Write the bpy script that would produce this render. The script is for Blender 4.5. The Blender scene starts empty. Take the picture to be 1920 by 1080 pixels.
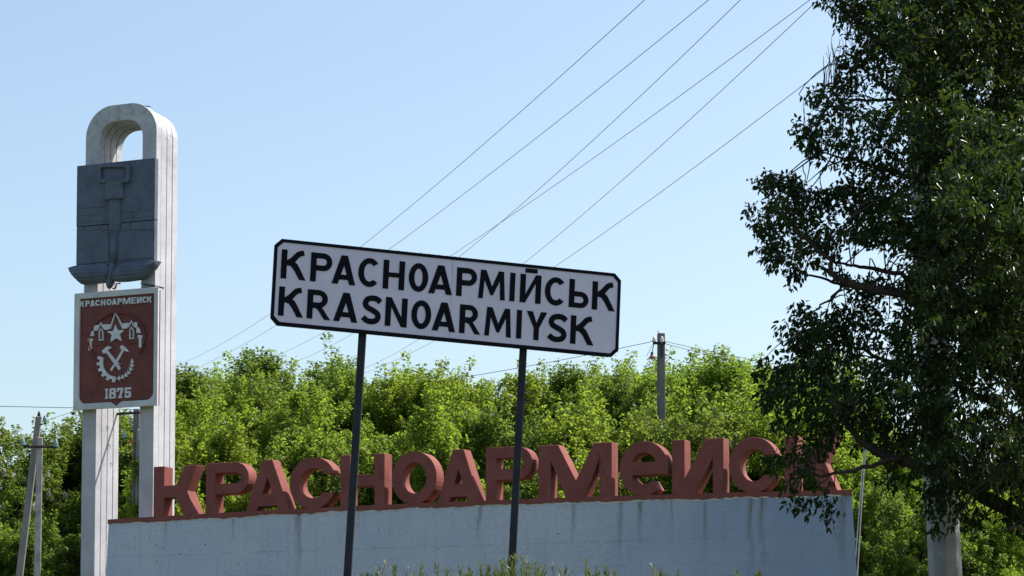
import bpy, math, random
import numpy as np
from mathutils.geometry import tessellate_polygon
from mathutils import Vector

random.seed(7)
rng = np.random.default_rng(7)
sc = bpy.context.scene
COL = sc.collection
PI = math.pi

# ------------------------------------------------------------------ camera
FPX, PITCH, HZ = 4600.0, math.radians(4.0), 1353.0
PPY = HZ - FPX * math.tan(PITCH)
cam = bpy.data.cameras.new('camera')
cam.sensor_width = 36.0
cam.lens = FPX / 1920 * 36.0
cam.shift_y = (PPY - 540) / 1920
cam.clip_end = 3000
camo = bpy.data.objects.new('camera', cam)
COL.objects.link(camo)
camo.location = (0, 0, 1.6)
camo.rotation_euler = (math.radians(90) + PITCH, 0, 0)
sc.camera = camo

# ------------------------------------------------------------------ directions
AZ = math.radians(66.5)
T = np.array([math.sin(AZ), -math.cos(AZ), 0.0])      # along the wall, to the right
B = np.array([math.cos(AZ), math.sin(AZ), 0.0])       # away behind the wall
ROTZ = math.atan2(T[1], T[0])
SUN = 0.45 * T + 0.42 * B + np.array([0, 0, 0.82])
SUN /= np.linalg.norm(SUN)
SUN_EL = math.asin(SUN[2])
SUN_AZ = math.atan2(SUN[0], SUN[1])

# ------------------------------------------------------------------ world, sun, exposure
w = bpy.data.worlds.new('World')
sc.world = w
w.use_nodes = True
wn = w.node_tree.nodes
sky = wn.new('ShaderNodeTexSky')
sky.sky_type = 'NISHITA'
sky.sun_disc = False
sky.sun_elevation = SUN_EL
sky.sun_rotation = SUN_AZ
sky.altitude = 150
sky.air_density = 1.0
sky.dust_density = 2.6
sky.ozone_density = 0.7
bg = wn['Background']
bg.inputs['Strength'].default_value = 0.15
wb = wn.new('ShaderNodeMix')                      # white balance of the whole sky
wb.data_type = 'RGBA'
wb.blend_type = 'MULTIPLY'
wb.inputs[0].default_value = 1.0
wb.inputs[7].default_value = (0.965, 0.99, 0.95, 1)
w.node_tree.links.new(sky.outputs[0], wb.inputs[6])
w.node_tree.links.new(wb.outputs[2], bg.inputs['Color'])
sl = bpy.data.lights.new('sun', 'SUN')
sl.energy = 5.0
sl.angle = math.radians(0.53)
sl.color = (1.0, 0.955, 0.88)
slo = bpy.data.objects.new('sun', sl)
COL.objects.link(slo)
slo.rotation_euler = Vector(SUN).to_track_quat('Z', 'Y').to_euler()
sc.view_settings.view_transform = 'Standard'
sc.view_settings.look = 'None'
sc.view_settings.exposure = 0.54
sc.view_settings.gamma = 1.0
sc.view_settings.use_curve_mapping = False
sc.render.engine = 'CYCLES'
sc.cycles.max_bounces = 12
sc.cycles.diffuse_bounces = 8
sc.cycles.transmission_bounces = 6
sc.cycles.use_denoising = True

# ------------------------------------------------------------------ camera geometry helpers (pixel of the photo -> point)
CP = np.array([0, 0, 1.6])
RX = np.array([1.0, 0, 0])
FW = np.array([0, math.cos(PITCH), math.sin(PITCH)])
UP = np.array([0, -math.sin(PITCH), math.cos(PITCH)])


def ray(x, y):
    return FW + RX * (x - 960) / FPX + UP * (PPY - y) / FPX


def at(x, y, Y):
    r = ray(x, y)
    return CP + r * (Y / r[1])


O0 = at(1085, 931, 46.9)
O0[2] = 0.0


def pl(x, y, off=0.0):
    """pixel -> (s, z) on the plane parallel to the monument wall, `off` metres behind its front"""
    r = ray(x, y)
    k = ((O0 + B * off - CP) @ B) / (r @ B)
    P = CP + r * k
    return float((P - O0) @ T), float(P[2])


# ------------------------------------------------------------------ mesh helpers
def newmesh(name, V, Fc, m=None, smooth=False):
    me = bpy.data.meshes.new(name)
    me.from_pydata([tuple(map(float, v)) for v in V], [], [tuple(f) for f in Fc])
    me.update()
    if m is not None:
        me.materials.append(m)
    if smooth:
        me.polygons.foreach_set('use_smooth', [True] * len(me.polygons))
    return me


def link(name, me, parent=None, label=None, cat=None, group=None, kind=None):
    o = bpy.data.objects.new(name, me)
    COL.objects.link(o)
    if parent is not None:
        o.parent = parent
    tag(o, label, cat, group, kind)
    return o


def tag(o, label=None, cat=None, group=None, kind=None):
    if label: o['label'] = label
    if cat: o['category'] = cat
    if group: o['group'] = group
    if kind: o['kind'] = kind
    return o


def empty(name, loc, rz=0.0, **k):
    o = bpy.data.objects.new(name, None)
    o.empty_display_size = 0.2
    COL.objects.link(o)
    o.location = tuple(map(float, loc))
    o.rotation_euler = (0, 0, rz)
    return tag(o, **k)


class MB:
    def __init__(s):
        s.V, s.F = [], []

    def add(s, V, F):
        n = len(s.V)
        s.V += [tuple(v) for v in V]
        s.F += [tuple(i + n for i in f) for f in F]
        return s

    def box(s, x0, x1, y0, y1, z0, z1):
        V = [(x, y, z) for x in (x0, x1) for y in (y0, y1) for z in (z0, z1)]
        return s.add(V, [(0, 1, 3, 2), (4, 6, 7, 5), (0, 4, 5, 1), (2, 3, 7, 6), (0, 2, 6, 4), (1, 5, 7, 3)])

    def hexa(s, a, b):
        """two quads a (4 pts) and b (4 pts) joined into a solid"""
        return s.add(list(a) + list(b), [(3, 2, 1, 0), (4, 5, 6, 7)] + [(i, (i + 1) % 4, 4 + (i + 1) % 4, 4 + i) for i in range(4)])

    def tube(s, pts, rad, n=6, cap=True, phase=0.0):
        pts = np.asarray(pts, float)
        m = len(pts)
        rad = np.broadcast_to(np.asarray(rad, float), (m,))
        tg = np.gradient(pts, axis=0)
        tg /= np.linalg.norm(tg, axis=1)[:, None] + 1e-12
        ref = np.array([0, 0, 1.0]) if abs(tg[0][2]) < 0.9 else np.array([0, 1.0, 0])
        V = []
        for i in range(m):
            u = np.cross(ref, tg[i]); u /= np.linalg.norm(u) + 1e-12
            v = np.cross(tg[i], u)
            for k in range(n):
                a = 2 * PI * k / n + phase
                V.append(pts[i] + rad[i] * (math.cos(a) * u + math.sin(a) * v))
        F = [(i * n + k, i * n + (k + 1) % n, (i + 1) * n + (k + 1) % n, (i + 1) * n + k) for i in range(m - 1) for k in range(n)]
        if cap:
            F += [tuple(range(n - 1, -1, -1)), tuple(range((m - 1) * n, m * n))]
        return s.add(V, F)

    def lathe(s, c, prof, n=10):
        """profile [(r, z)] turned about the vertical through c"""
        V = [(c[0] + r * math.cos(2 * PI * k / n), c[1] + r * math.sin(2 * PI * k / n), c[2] + z) for r, z in prof for k in range(n)]
        m = len(prof)
        F = [(i * n + k, i * n + (k + 1) % n, (i + 1) * n + (k + 1) % n, (i + 1) * n + k) for i in range(m - 1) for k in range(n)]
        F += [tuple(range(n - 1, -1, -1)), tuple(range((m - 1) * n, m * n))]
        return s.add(V, F)

    def prism(s, loops, y0, y1, tf=None):
        """loops of (x, z): one outline plus holes, from depth y0 (front) to y1 (back)"""
        flat = [p for l in loops for p in l]
        tris = tessellate_polygon([[Vector((p[0], p[1], 0)) for p in l] for l in loops])
        n = len(flat)
        V = [(x, y0, z) for x, z in flat] + [(x, y1, z) for x, z in flat]
        F = []
        for t in tris:
            a, b_, c = [flat[i] for i in t]
            ar = (b_[0] - a[0]) * (c[1] - a[1]) - (c[0] - a[0]) * (b_[1] - a[1])
            if abs(ar) < 1e-12: continue
            t = tuple(t) if ar > 0 else tuple(reversed(t))
            F.append(t)
            F.append(tuple(i + n for i in reversed(t)))
        k = 0
        for li, l in enumerate(loops):
            ar = sum(l[i][0] * l[(i + 1) % len(l)][1] - l[(i + 1) % len(l)][0] * l[i][1] for i in range(len(l)))
            ccw = ar > 0
            outer = li == 0
            for i in range(len(l)):
                i0, i1 = k + i, k + (i + 1) % len(l)
                F.append((i0, i0 + n, i1 + n, i1) if ccw == outer else (i1, i1 + n, i0 + n, i0))
            k += len(l)
        if tf: V = [tf(*v) for v in V]
        return s.add(V, F)

    def build(s, name, m, parent=None, smooth=False, **k):
        return link(name, newmesh(name, s.V, s.F, m, smooth), parent, **k)


def bevel(o, wd, seg=1):
    md = o.modifiers.new('bevel', 'BEVEL')
    md.width = wd
    md.segments = seg
    md.limit_method = 'ANGLE'
    md.angle_limit = math.radians(40)
    return o


# ------------------------------------------------------------------ materials
class NT:
    def __init__(s, name):
        s.m = bpy.data.materials.new(name)
        s.m.use_nodes = True
        s.t = s.m.node_tree
        s.b = s.t.nodes['Principled BSDF']
        s.out = s.t.nodes['Material Output']
        s.tc = None

    def n(s, typ, **k):
        q = s.t.nodes.new(typ)
        for a, v in k.items(): setattr(q, a, v)
        return q

    def l(s, a, b): s.t.links.new(a, b)

    def coord(s, scale=(1, 1, 1)):
        if s.tc is None: s.tc = s.n('ShaderNodeTexCoord')
        mp = s.n('ShaderNodeMapping')
        mp.inputs['Scale'].default_value = scale
        s.l(s.tc.outputs['Object'], mp.inputs[0])
        return mp.outputs[0]

    def noise(s, scale, detail=4, rough=0.6, sc3=(1, 1, 1)):
        q = s.n('ShaderNodeTexNoise')
        q.inputs['Scale'].default_value = scale
        q.inputs['Detail'].default_value = detail
        q.inputs['Roughness'].default_value = rough
        s.l(s.coord(sc3), q.inputs['Vector'])
        return q.outputs['Fac']

    def ramp(s, fac, a, b):
        q = s.n('ShaderNodeMapRange')
        q.inputs['From Min'].default_value = a
        q.inputs['From Max'].default_value = b
        s.l(fac, q.inputs['Value'])
        return q.outputs[0]

    def math(s, op, a, b=None):
        q = s.n('ShaderNodeMath', operation=op)
        for i, v in enumerate((a, b)):
            if v is None: continue
            if isinstance(v, (int, float)): q.inputs[i].default_value = v
            else: s.l(v, q.inputs[i])
        return q.outputs[0]

    def mix(s, fac, a, b):
        q = s.n('ShaderNodeMix', data_type='RGBA')
        if isinstance(fac, (int, float)): q.inputs[0].default_value = fac
        else: s.l(fac, q.inputs[0])
        for i, v in ((6, a), (7, b)):
            if isinstance(v, tuple): q.inputs[i].default_value = v + (1,)
            else: s.l(v, q.inputs[i])
        return q.outputs[2]

    def bump(s, fac, strength=0.3, dist=0.01):
        q = s.n('ShaderNodeBump')
        q.inputs['Strength'].default_value = strength
        q.inputs['Distance'].default_value = dist
        s.l(fac, q.inputs['Height'])
        s.l(q.outputs[0], s.b.inputs['Normal'])

    def base(s, c):
        if isinstance(c, tuple): s.b.inputs['Base Color'].default_value = c + (1,)
        else: s.l(c, s.b.inputs['Base Color'])


def simple(name, c, rough=0.6, var=0.25, scale=6, metal=0.0, bump=0.0, c2=None, bscale=60, spec=0.22):
    n = NT(name)
    dark = c2 or tuple(x * (1 - var) for x in c)
    n.base(n.mix(n.ramp(n.noise(scale), 0.35, 0.68), c, dark))
    n.b.inputs['Roughness'].default_value = rough
    n.b.inputs['Metallic'].default_value = metal
    n.b.inputs['Specular IOR Level'].default_value = spec
    if bump: n.bump(n.noise(bscale, 3), bump, 0.01)
    return n.m


def concrete_white():
    n = NT('whitewashed_concrete')
    c = n.mix(n.ramp(n.noise(1.3, 6), 0.35, 0.7), (0.50, 0.50, 0.54), (0.37, 0.37, 0.41))
    streak = n.ramp(n.noise(3.0, 5, 0.7, (3.0, 3.0, 0.22)), 0.56, 0.74)
    c = n.mix(n.math('MULTIPLY', streak, 0.62), c, (0.33, 0.30, 0.28))
    speck = n.ramp(n.noise(6, 10, 0.95), 0.50, 0.60)
    z = n.n('ShaderNodeSeparateXYZ')
    n.l(n.coord(), z.inputs[0])
    high = n.ramp(z.outputs['Z'], 10.9, 12.3)         # moss and soot grow on the weathered crown
    c = n.mix(n.math('MULTIPLY', speck, n.math('ADD', n.math('MULTIPLY', high, 0.62), 0.16)), c, (0.10, 0.10, 0.10))
    n.base(c)
    n.b.inputs['Roughness'].default_value = 0.85
    n.bump(n.noise(30, 6, 0.7), 0.35, 0.01)
    return n.m


def wall_paint():
    n = NT('pale_blue_render')
    c = n.mix(n.ramp(n.noise(0.8, 5), 0.3, 0.7), (0.82, 0.86, 0.99), (0.70, 0.75, 0.91))
    c = n.mix(n.math('MULTIPLY', n.ramp(n.noise(13, 8, 0.95), 0.49, 0.61), 0.62), c, (0.48, 0.545, 0.68))
    xyz = n.n('ShaderNodeSeparateXYZ')
    n.l(n.coord(), xyz.inputs[0])
    X, Z = xyz.outputs['X'], xyz.outputs['Z']
    # tree shade over the right hand part, painted in as a blotchy darker blue
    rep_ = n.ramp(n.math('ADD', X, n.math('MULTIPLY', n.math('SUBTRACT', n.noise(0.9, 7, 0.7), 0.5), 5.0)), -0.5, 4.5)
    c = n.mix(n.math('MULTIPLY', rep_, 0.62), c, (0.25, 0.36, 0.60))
    wob = n.math('MULTIPLY', n.math('SUBTRACT', n.noise(1.2, 3, 0.5, (1, 1, 1)), 0.5), 0.35)
    Xw = n.math('ADD', X, wob)
    tot = None
    for s0, wd, ln in ((-6.1, 0.10, 1.6), (-9.2, 0.05, .7), (-2.1, 0.07, 0.8), (-0.1, .06, 1.0), (0.85, 0.07, 1.3), (1.25, 0.06, 1.1), (2.55, 0.06, 1.2), (3.45, 0.10, 1.8), (3.68, 0.10, 1.7), (5.2, 0.13, 1.9), (-7.6, .05, .6), (1.9, .05, .7)):
        d = n.math('ABSOLUTE', n.math('SUBTRACT', Xw, s0))
        k = n.ramp(d, wd, 0.0)
        fall = n.ramp(Z, 3.68 - ln, 3.6)
        k = n.math('MULTIPLY', k, fall)
        tot = k if tot is None else n.math('MAXIMUM', tot, k)
    brk = n.ramp(n.noise(7, 5, 0.7, (3, 1, 0.3)), 0.30, 0.62)
    c = n.mix(n.math('MULTIPLY', n.math('MULTIPLY', tot, brk), 0.9), c, (0.20, 0.15, 0.065))
    gen = n.ramp(n.noise(4, 5, 0.7, (2.0, 1, 0.16)), 0.54, 0.75)
    c = n.mix(n.math('MULTIPLY', n.math('MULTIPLY', gen, n.ramp(Z, 0.6, 3.5)), 0.28), c, (0.24, 0.23, 0.20))
    edge = n.ramp(n.math('ADD', Z, n.math('MULTIPLY', n.noise(3, 4), 0.10)), 3.545, 3.60)
    c = n.mix(n.math('MULTIPLY', edge, 0.0), c, (0.7, 0.72, 0.74))
    # faint casting lines of the shuttering
    for zl in (2.42, 1.62, 2.9):
        d = n.math('ABSOLUTE', n.math('SUBTRACT', n.math('ADD', Z, n.math('MULTIPLY', n.noise(2, 3), 0.04)), zl))
        k = n.math('MULTIPLY', n.ramp(d, 0.022, 0.006), n.ramp(n.noise(0.8, 4, 0.7), 0.42, 0.62))
        c = n.mix(n.math('MULTIPLY', k, 0.28), c, (0.20, 0.23, 0.27))
    dirt = n.ramp(n.noise(2.2, 7, 0.75), 0.58, 0.70)
    c = n.mix(n.math('MULTIPLY', dirt, 0.35), c, (0.22, 0.27, 0.33))
    n.base(c)
    n.b.inputs['Roughness'].default_value = 0.9
    n.b.inputs['Specular IOR Level'].default_value = 0.15
    n.bump(n.noise(15, 6, 0.8), 1.0, 0.085)
    return n.m


def red_paint():
    n = NT('red_brown_paint')
    c = n.mix(n.ramp(n.noise(2.2, 6), 0.3, 0.72), (0.26, 0.088, 0.075), (0.185, 0.060, 0.052))
    c = n.mix(n.math('MULTIPLY', n.ramp(n.noise(4, 7, 0.8, (1.5, 1.5, 0.3)), 0.52, 0.70), 0.5), c, (0.14, 0.055, 0.045))
    c = n.mix(n.math('MULTIPLY', n.ramp(n.noise(7, 8, 0.85), 0.58, 0.68), 0.45), c, (0.40, 0.17, 0.14))
    n.base(c)
    n.b.inputs['Roughness'].default_value = 0.75
    n.b.inputs['Specular IOR Level'].default_value = 0.12
    n.bump(n.noise(35, 4), 0.35, 0.01)
    return n.m


def leaf_mat(name, cols, trans_c, trans=0.45, rough=0.5, spec=0.35):
    n = NT(name)
    g = n.n('ShaderNodeNewGeometry')
    cr = n.n('ShaderNodeValToRGB')
    el = cr.color_ramp.elements
    el[0].color = cols[0] + (1,)
    el[1].color = cols[-1] + (1,)
    for i, c in enumerate(cols[1:-1]):
        e = el.new((i + 1) / (len(cols) - 1))
        e.color = c + (1,)
    n.l(g.outputs['Random Per Island'], cr.inputs[0])
    oi = n.n('ShaderNodeObjectInfo')
    hs = n.n('ShaderNodeHueSaturation')
    hue = n.n('ShaderNodeMapRange')
    hue.inputs['To Min'].default_value = 0.468
    hue.inputs['To Max'].default_value = 0.516
    n.l(oi.outputs['Random'], hue.inputs['Value'])
    n.l(hue.outputs[0], hs.inputs['Hue'])
    n.l(n.ramp(n.noise(0.55, 3), 0.2, 0.8), hs.inputs['Value'])
    v = n.n('ShaderNodeMapRange')
    v.inputs['To Min'].default_value = 0.75
    v.inputs['To Max'].default_value = 1.25
    n.l(n.noise(0.55, 3), v.inputs['Value'])
    n.l(v.outputs[0], hs.inputs['Value'])
    n.l(cr.outputs[0], hs.inputs['Color'])
    n.base(hs.outputs[0])
    n.b.inputs['Roughness'].default_value = rough
    n.b.inputs['Specular IOR Level'].default_value = spec
    tr = n.n('ShaderNodeBsdfTranslucent')
    mm = n.mix(0.5, hs.outputs[0], trans_c)
    n.l(mm, tr.inputs['Color'])
    mx = n.n('ShaderNodeMixShader')
    mx.inputs[0].default_value = trans
    n.l(n.b.outputs[0], mx.inputs[1])
    n.l(tr.outputs[0], mx.inputs[2])
    n.l(mx.outputs[0], n.out.inputs['Surface'])
    return n.m


M_CONC = concrete_white()
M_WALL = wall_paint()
M_RED = red_paint()
M_FIELD = simple('dark_red_field', (0.19, 0.06, 0.054), 0.65, 0.3, 3, bump=0.15)
M_PLATE = simple('white_painted_plate', (0.60, 0.61, 0.64), 0.7, 0.22, 2.5, bump=0.15)
M_EMB = simple('white_relief_paint', (0.66, 0.66, 0.68), 0.6, 0.2, 6)
M_PANEL = simple('dark_grey_metal', (0.11, 0.135, 0.19), 0.55, 0.35, 2.2, bump=0.5, bscale=24)
def sign_sheet():
    n = NT('sign_white')
    c = n.mix(n.ramp(n.noise(2.5, 5), 0.3, 0.7), (0.56, 0.53, 0.65), (0.50, 0.475, 0.58))
    c = n.mix(n.math('MULTIPLY', n.ramp(n.noise(5, 6, 0.7, (4, 4, 0.35)), 0.52, 0.76), 0.28), c, (0.30, 0.28, 0.29))
    c = n.mix(n.math('MULTIPLY', n.ramp(n.noise(40, 6, 0.8), 0.60, 0.70), 0.30), c, (0.25, 0.23, 0.22))
    n.base(c)
    n.b.inputs['Roughness'].default_value = 0.45
    n.b.inputs['Specular IOR Level'].default_value = 0.25
    n.bump(n.noise(3, 2), 0.12, 0.02)
    return n.m


M_SIGNW = sign_sheet()
M_BLACK = simple('sign_black', (0.006, 0.0065, 0.011), 0.6, 0.2, 5, spec=0.05)
M_POST = simple('dark_grey_post', (0.032, 0.033, 0.042), 0.5, 0.3, 5, bump=0.1, spec=0.12)
M_POLE = simple('grey_concrete_pole', (0.27, 0.25, 0.24), 0.9, 0.25, 2.0, bump=0.3)
M_POLE2 = simple('dark_concrete_pole', (0.17, 0.16, 0.16), 0.9, 0.25, 2.0, bump=0.3)
M_PALEPOLE = simple('pale_concrete_pole', (0.44, 0.42, 0.42), 0.9, 0.45, 3.5, bump=0.5, bscale=25)
M_IRON = simple('dark_iron', (0.03, 0.028, 0.027), 0.6, 0.3, 8)
M_RUST = simple('rusty_iron', (0.36, 0.15, 0.07), 0.8, 0.5, 9)
M_WIRE = simple('aluminium_wire', (0.10, 0.10, 0.11), 0.5, 0.1, 2)
M_CABLE = simple('pale_cable', (0.5, 0.5, 0.52), 0.5, 0.1, 2)
M_BARK = simple('bark', (0.07, 0.055, 0.045), 0.95, 0.45, 7, bump=0.6)
M_PORC = simple('white_porcelain', (0.7, 0.7, 0.68), 0.25, 0.1, 5)
M_GLASSI = simple('teal_glass_insulator', (0.22, 0.36, 0.38), 0.15, 0.2, 5)
M_LAMPR = simple('faded_red_enamel', (0.42, 0.15, 0.11), 0.5, 0.2, 5)
M_GROUND = simple('grassy_ground', (0.055, 0.085, 0.025), 1.0, 0.4, 0.8, bump=0.6, c2=(0.10, 0.09, 0.045))
M_GRASS = leaf_mat('grass_blades', [(0.06, 0.10, 0.02), (0.10, 0.13, 0.03), (0.16, 0.16, 0.06)], (0.20, 0.27, 0.05), 0.4)
M_SEED = leaf_mat('seed_heads', [(0.22, 0.22, 0.12), (0.36, 0.35, 0.24)], (0.4, 0.4, 0.25), 0.3)
M_LEAF_A = leaf_mat('leaf_bright', [(0.062, 0.115, 0.014), (0.095, 0.155, 0.018), (0.145, 0.19, 0.030)], (0.48, 0.68, 0.06), 0.53, 0.45, 0.18)
M_LEAF_B = leaf_mat('leaf_deep', [(0.048, 0.088, 0.016), (0.075, 0.118, 0.022), (0.115, 0.15, 0.034)], (0.38, 0.54, 0.06), 0.51, 0.45, 0.18)
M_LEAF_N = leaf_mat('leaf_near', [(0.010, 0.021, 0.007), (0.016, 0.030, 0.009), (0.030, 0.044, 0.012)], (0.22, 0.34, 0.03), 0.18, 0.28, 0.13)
M_BLOSSOM = leaf_mat('white_blossom', [(0.55, 0.5, 0.45), (0.7, 0.65, 0.6)], (0.6, 0.55, 0.5), 0.3)

# ------------------------------------------------------------------ ground
GZ = 2.15


def gz(x, y):
    k = min(1, max(0, (y - 6.5) / 6.5))
    k = k * k * (3 - 2 * k)
    return GZ * k + 0.05 * math.sin(x * 0.7 + 1) * math.sin(y * 0.5) * k


xs = sorted(set(list(np.linspace(-40, 40, 61)) + [-1500, -700, -300, -120, -70, 70, 120, 300, 700, 1500]))
ys = sorted(set(list(np.linspace(-8, 40, 65)) + [-400, -120, -40, 50, 60, 70, 80, 100, 140, 220, 400, 800, 1600]))
V = [(x, y, gz(x, y)) for y in ys for x in xs]
nx = len(xs)
F = [(j * nx + i, j * nx + i + 1, (j + 1) * nx + i + 1, (j + 1) * nx + i) for j in range(len(ys) - 1) for i in range(nx - 1)]
link('ground', newmesh('ground', V, F, M_GROUND, True), kind='structure')

# ------------------------------------------------------------------ glyphs: loops in a box w x h, stroke s


def arc(cx, cy, rx, ry, a0, a1, n=14):
    return [(cx + rx * math.cos(math.radians(a0 + (a1 - a0) * i / n)), cy + ry * math.sin(math.radians(a0 + (a1 - a0) * i / n))) for i in range(n + 1)]


def catmull(P, n=5):
    P = np.array([2 * np.array(P[0]) - np.array(P[1])] + [np.array(p) for p in P] + [2 * np.array(P[-1]) - np.array(P[-2])], float)
    out = []
    for i in range(1, len(P) - 2):
        for k in range(n):
            t = k / n
            a, b_, c, d = P[i - 1], P[i], P[i + 1], P[i + 2]
            out.append(0.5 * (2 * b_ + (c - a) * t + (2 * a - 5 * b_ + 4 * c - d) * t * t + (3 * b_ - a - 3 * c + d) * t ** 3))
    out.append(P[-2])
    return np.array(out)


def stroke(P, th):
    P = np.asarray(P, float)
    d = np.gradient(P, axis=0)
    d /= np.linalg.norm(d, axis=1)[:, None]
    nrm = np.stack([-d[:, 1], d[:, 0]], 1) * th / 2
    return [tuple(p) for p in P + nrm] + [tuple(p) for p in (P - nrm)[::-1]]


def bowl(w, h, s, y0, y1, x0=0.0, sv=None):
    """outline points of a bowl from (x0,y1) round to (x0,y0) and its counter"""
    sv = sv or s
    r = (y1 - y0) / 2
    rx = min(r, w - s)
    cy = (y0 + y1) / 2
    out = arc(w - rx, cy, rx, r, 90, -90, 16)
    ri = r - sv
    hole = [(s, y0 + sv)] + arc(w - rx, cy, max(rx - s * 0.95, 0.15 * w), ri, -90, 90, 12) + [(s, y1 - sv)]
    return out, hole


def glyph(ch, w, h, s, mono=False):
    """list of shapes; a shape is [outline, hole, ...]"""
    L = lambda P: [(x * w, y * h) for x, y in P]
    if ch in 'PР':
        y0 = 0.385 * h
        o, hole = bowl(w, h, s, y0, h, sv=s * (0.97 if mono else 0.95))
        return [[[(0, 0), (s, 0), (s, y0)] + o[::-1] + [(0, h)], hole]]
    if ch == 'R':
        y0 = 0.39 * h
        o, hole = bowl(w * 0.86, h, s, y0, h, sv=s * 0.92)
        return [[[(0, 0), (s, 0), (s, y0 - .02 * h), (0.36 * w, y0 - .02 * h), (0.45 * w, y0 - .06 * h), (0.74 * w, 0), (w, 0), (0.70 * w, 0.33 * h), (0.62 * w, y0 + 0.03 * h)] + o[::-1][3:] + [(0, h)], hole]]
    if ch in 'AА':
        tl, tr = w * 0.5 - s * (0.60 if mono else 0.56), w * 0.5 + s * (0.46 if mono else 0.56)
        q = s * (1.12 if mono else 1.08)
        y1, y2 = (0.10 * h, 0.34 * h) if mono else (0.16 * h, 0.33 * h)
        ys_ = h * (w - 2 * q) / (tl + w - tr)
        li = lambda y: q + tl * y / h
        ri = lambda y: w - q - (w - tr) * y / h
        out = [(0, 0), (q, 0), (li(y1), y1), (ri(y1), y1), (w - q, 0), (w, 0), (tr, h), (tl, h)]
        hole = [(li(y2), y2), (ri(y2), y2), (q + tl * ys_ / h, ys_ * 0.995)]
        return [[out, hole]]
    if ch in 'CС':
        cx, cy = w / 2, h / 2
        if mono:
            W2 = w * 0.55
            cx = W2
            a0 = 20
            ai = math.degrees(math.asin(min(0.95, h / 2 * math.sin(math.radians(a0)) / (h / 2 - s))))
            return [[arc(cx, cy, W2, h / 2, a0, 360 - a0 - 3, 36) + arc(cx, cy, W2 - s, h / 2 - s, 360 - ai - 3, ai, 30)]]
        W2 = w * 0.54
        return [[arc(W2, cy, W2, h / 2, 42, 318, 34) + arc(W2, cy, W2 - s, h / 2 - s * .95, 312, 48, 28)]]
    if ch in 'OО0':
        return [[arc(w / 2, h / 2, w / 2, h / 2, 0, 360, 40)[:-1], arc(w / 2, h / 2, w / 2 - s, h / 2 - s * .97, 0, 360, 34)[:-1]]]
    if ch in 'HН':
        b0, b1 = (0.385 * h, 0.615 * h) if mono else (0.42 * h, 0.58 * h)
        return [[[(0, 0), (s, 0), (s, b0), (w - s, b0), (w - s, 0), (w, 0), (w, h), (w - s, h), (w - s, b1), (s, b1), (s, h), (0, h)]]]
    if ch in 'MМ':
        if mono:
            return [[L([(0, 0), (.17, 0), (.17, .70), (.385, 0), (.63, 0), (.83, .70), (.83, 0), (1, 0), (1, 1), (.76, 1), (.515, .33), (.27, 1), (0, 1)])]]
        return [[L([(0, 0), (.175, 0), (.215, .66), (.46, .14), (.55, .14), (.79, .66), (.82, 0), (1, 0), (.93, 1), (.74, 1), (.505, .44), (.27, 1), (.07, 1)])]]
    if ch in 'ИЙ':
        if mono:
            o = L([(0, 0), (.44, 0), (.79, .64), (.79, 0), (1, 0), (1, 1), (.66, 1), (.245, .30), (.245, 1), (0, 1)])
        else:
            k = s / w
            o = L([(0, 0), (k, 0), (1 - k, .70), (1 - k, 0), (1, 0), (1, 1), (1 - k, 1), (k, .30), (k, 1), (0, 1)])
        r = [[o]]
        if ch == 'Й': r.append([[(0.22 * w, 1.06 * h), (0.80 * w, 1.06 * h), (0.80 * w, 1.21 * h), (0.22 * w, 1.21 * h)]])
        return r
    if ch == 'N':
        k = s / w
        return [[L([(0, 0), (k, 0), (k, .68), (1 - k, 0), (1, 0), (1, 1), (1 - k, 1), (1 - k, .33), (k, 1), (0, 1)])]]
    if ch in 'IІ':
        return [[[(0, 0), (w, 0), (w, h), (0, h)]]]
    if ch == 'Ь':
        y1 = 0.575 * h
        o, hole = bowl(w, h, s, 0, y1, sv=s * 0.9)
        return [[[(0, 0)] + o[::-1] + [(s, y1), (s, h), (0, h)], hole]]
    if ch == 'Y':
        k = s / w
        return [[L([(.5 - k * .48, 0), (.5 + k * .48, 0), (.5 + k * .48, .42), (1, 1), (1 - k * 1.12, 1), (.5, .60), (k * 1.12, 1), (0, 1), (.5 - k * .48, .42)])]]
    if ch == 'S':
        P = catmull([(.93, .79), (.74, .885), (.50, .905), (.26, .85), (.165, .715), (.24, .59), (.50, .50), (.76, .40), (.835, .27), (.73, .14), (.48, .095), (.25, .125), (.06, .225)], 4)
        return [[stroke([(x * w, y * h) for x, y in P], s * 0.98)]]
    if ch in 'KК':
        if mono:
            return [[L([(0, 0), (.248, 0), (.248, .375), (.51, .375), (.715, 0), (1, 0), (.775, .50), (.985, 1), (.70, 1), (.52, .62), (.248, .62), (.248, 1), (0, 1)])]]
        k = s / w
        return [[L([(0, 0), (k, 0), (k, .47), (.40, .44), (.545, .29), (.745, 0), (1, 0), (.77, .36), (.65, .53), (.545, .59), (.67, .73), (.77, .815), (.92, .85), (.87, 1.02), (.73, 1.0), (.60, .945), (.39, .74), (k, .635), (k, 1), (0, 1)])]]
    if ch == 'е':
        cx, cy, rx, ry = w / 2, h / 2, w / 2, h / 2
        si = s
        yb0, yb1 = .38 * h, .615 * h
        ri_x, ri_y = rx - si, ry - si
        a_out = math.degrees(math.asin((yb0 - cy) / ry))
        a_in = math.degrees(math.asin(max(-.99, (yb0 - cy) / ri_y)))
        a_in2 = math.degrees(math.asin(min(.99, (yb1 - cy) / ri_y)))
        out = arc(cx, cy, rx, ry, a_out, 308, 40) + arc(cx, cy, ri_x, ri_y, 312, 180 - a_in, 12)
        hole = arc(cx, cy, ri_x, ri_y, a_in2, 180 - a_in2, 14)
        return [[out, hole]]
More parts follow.
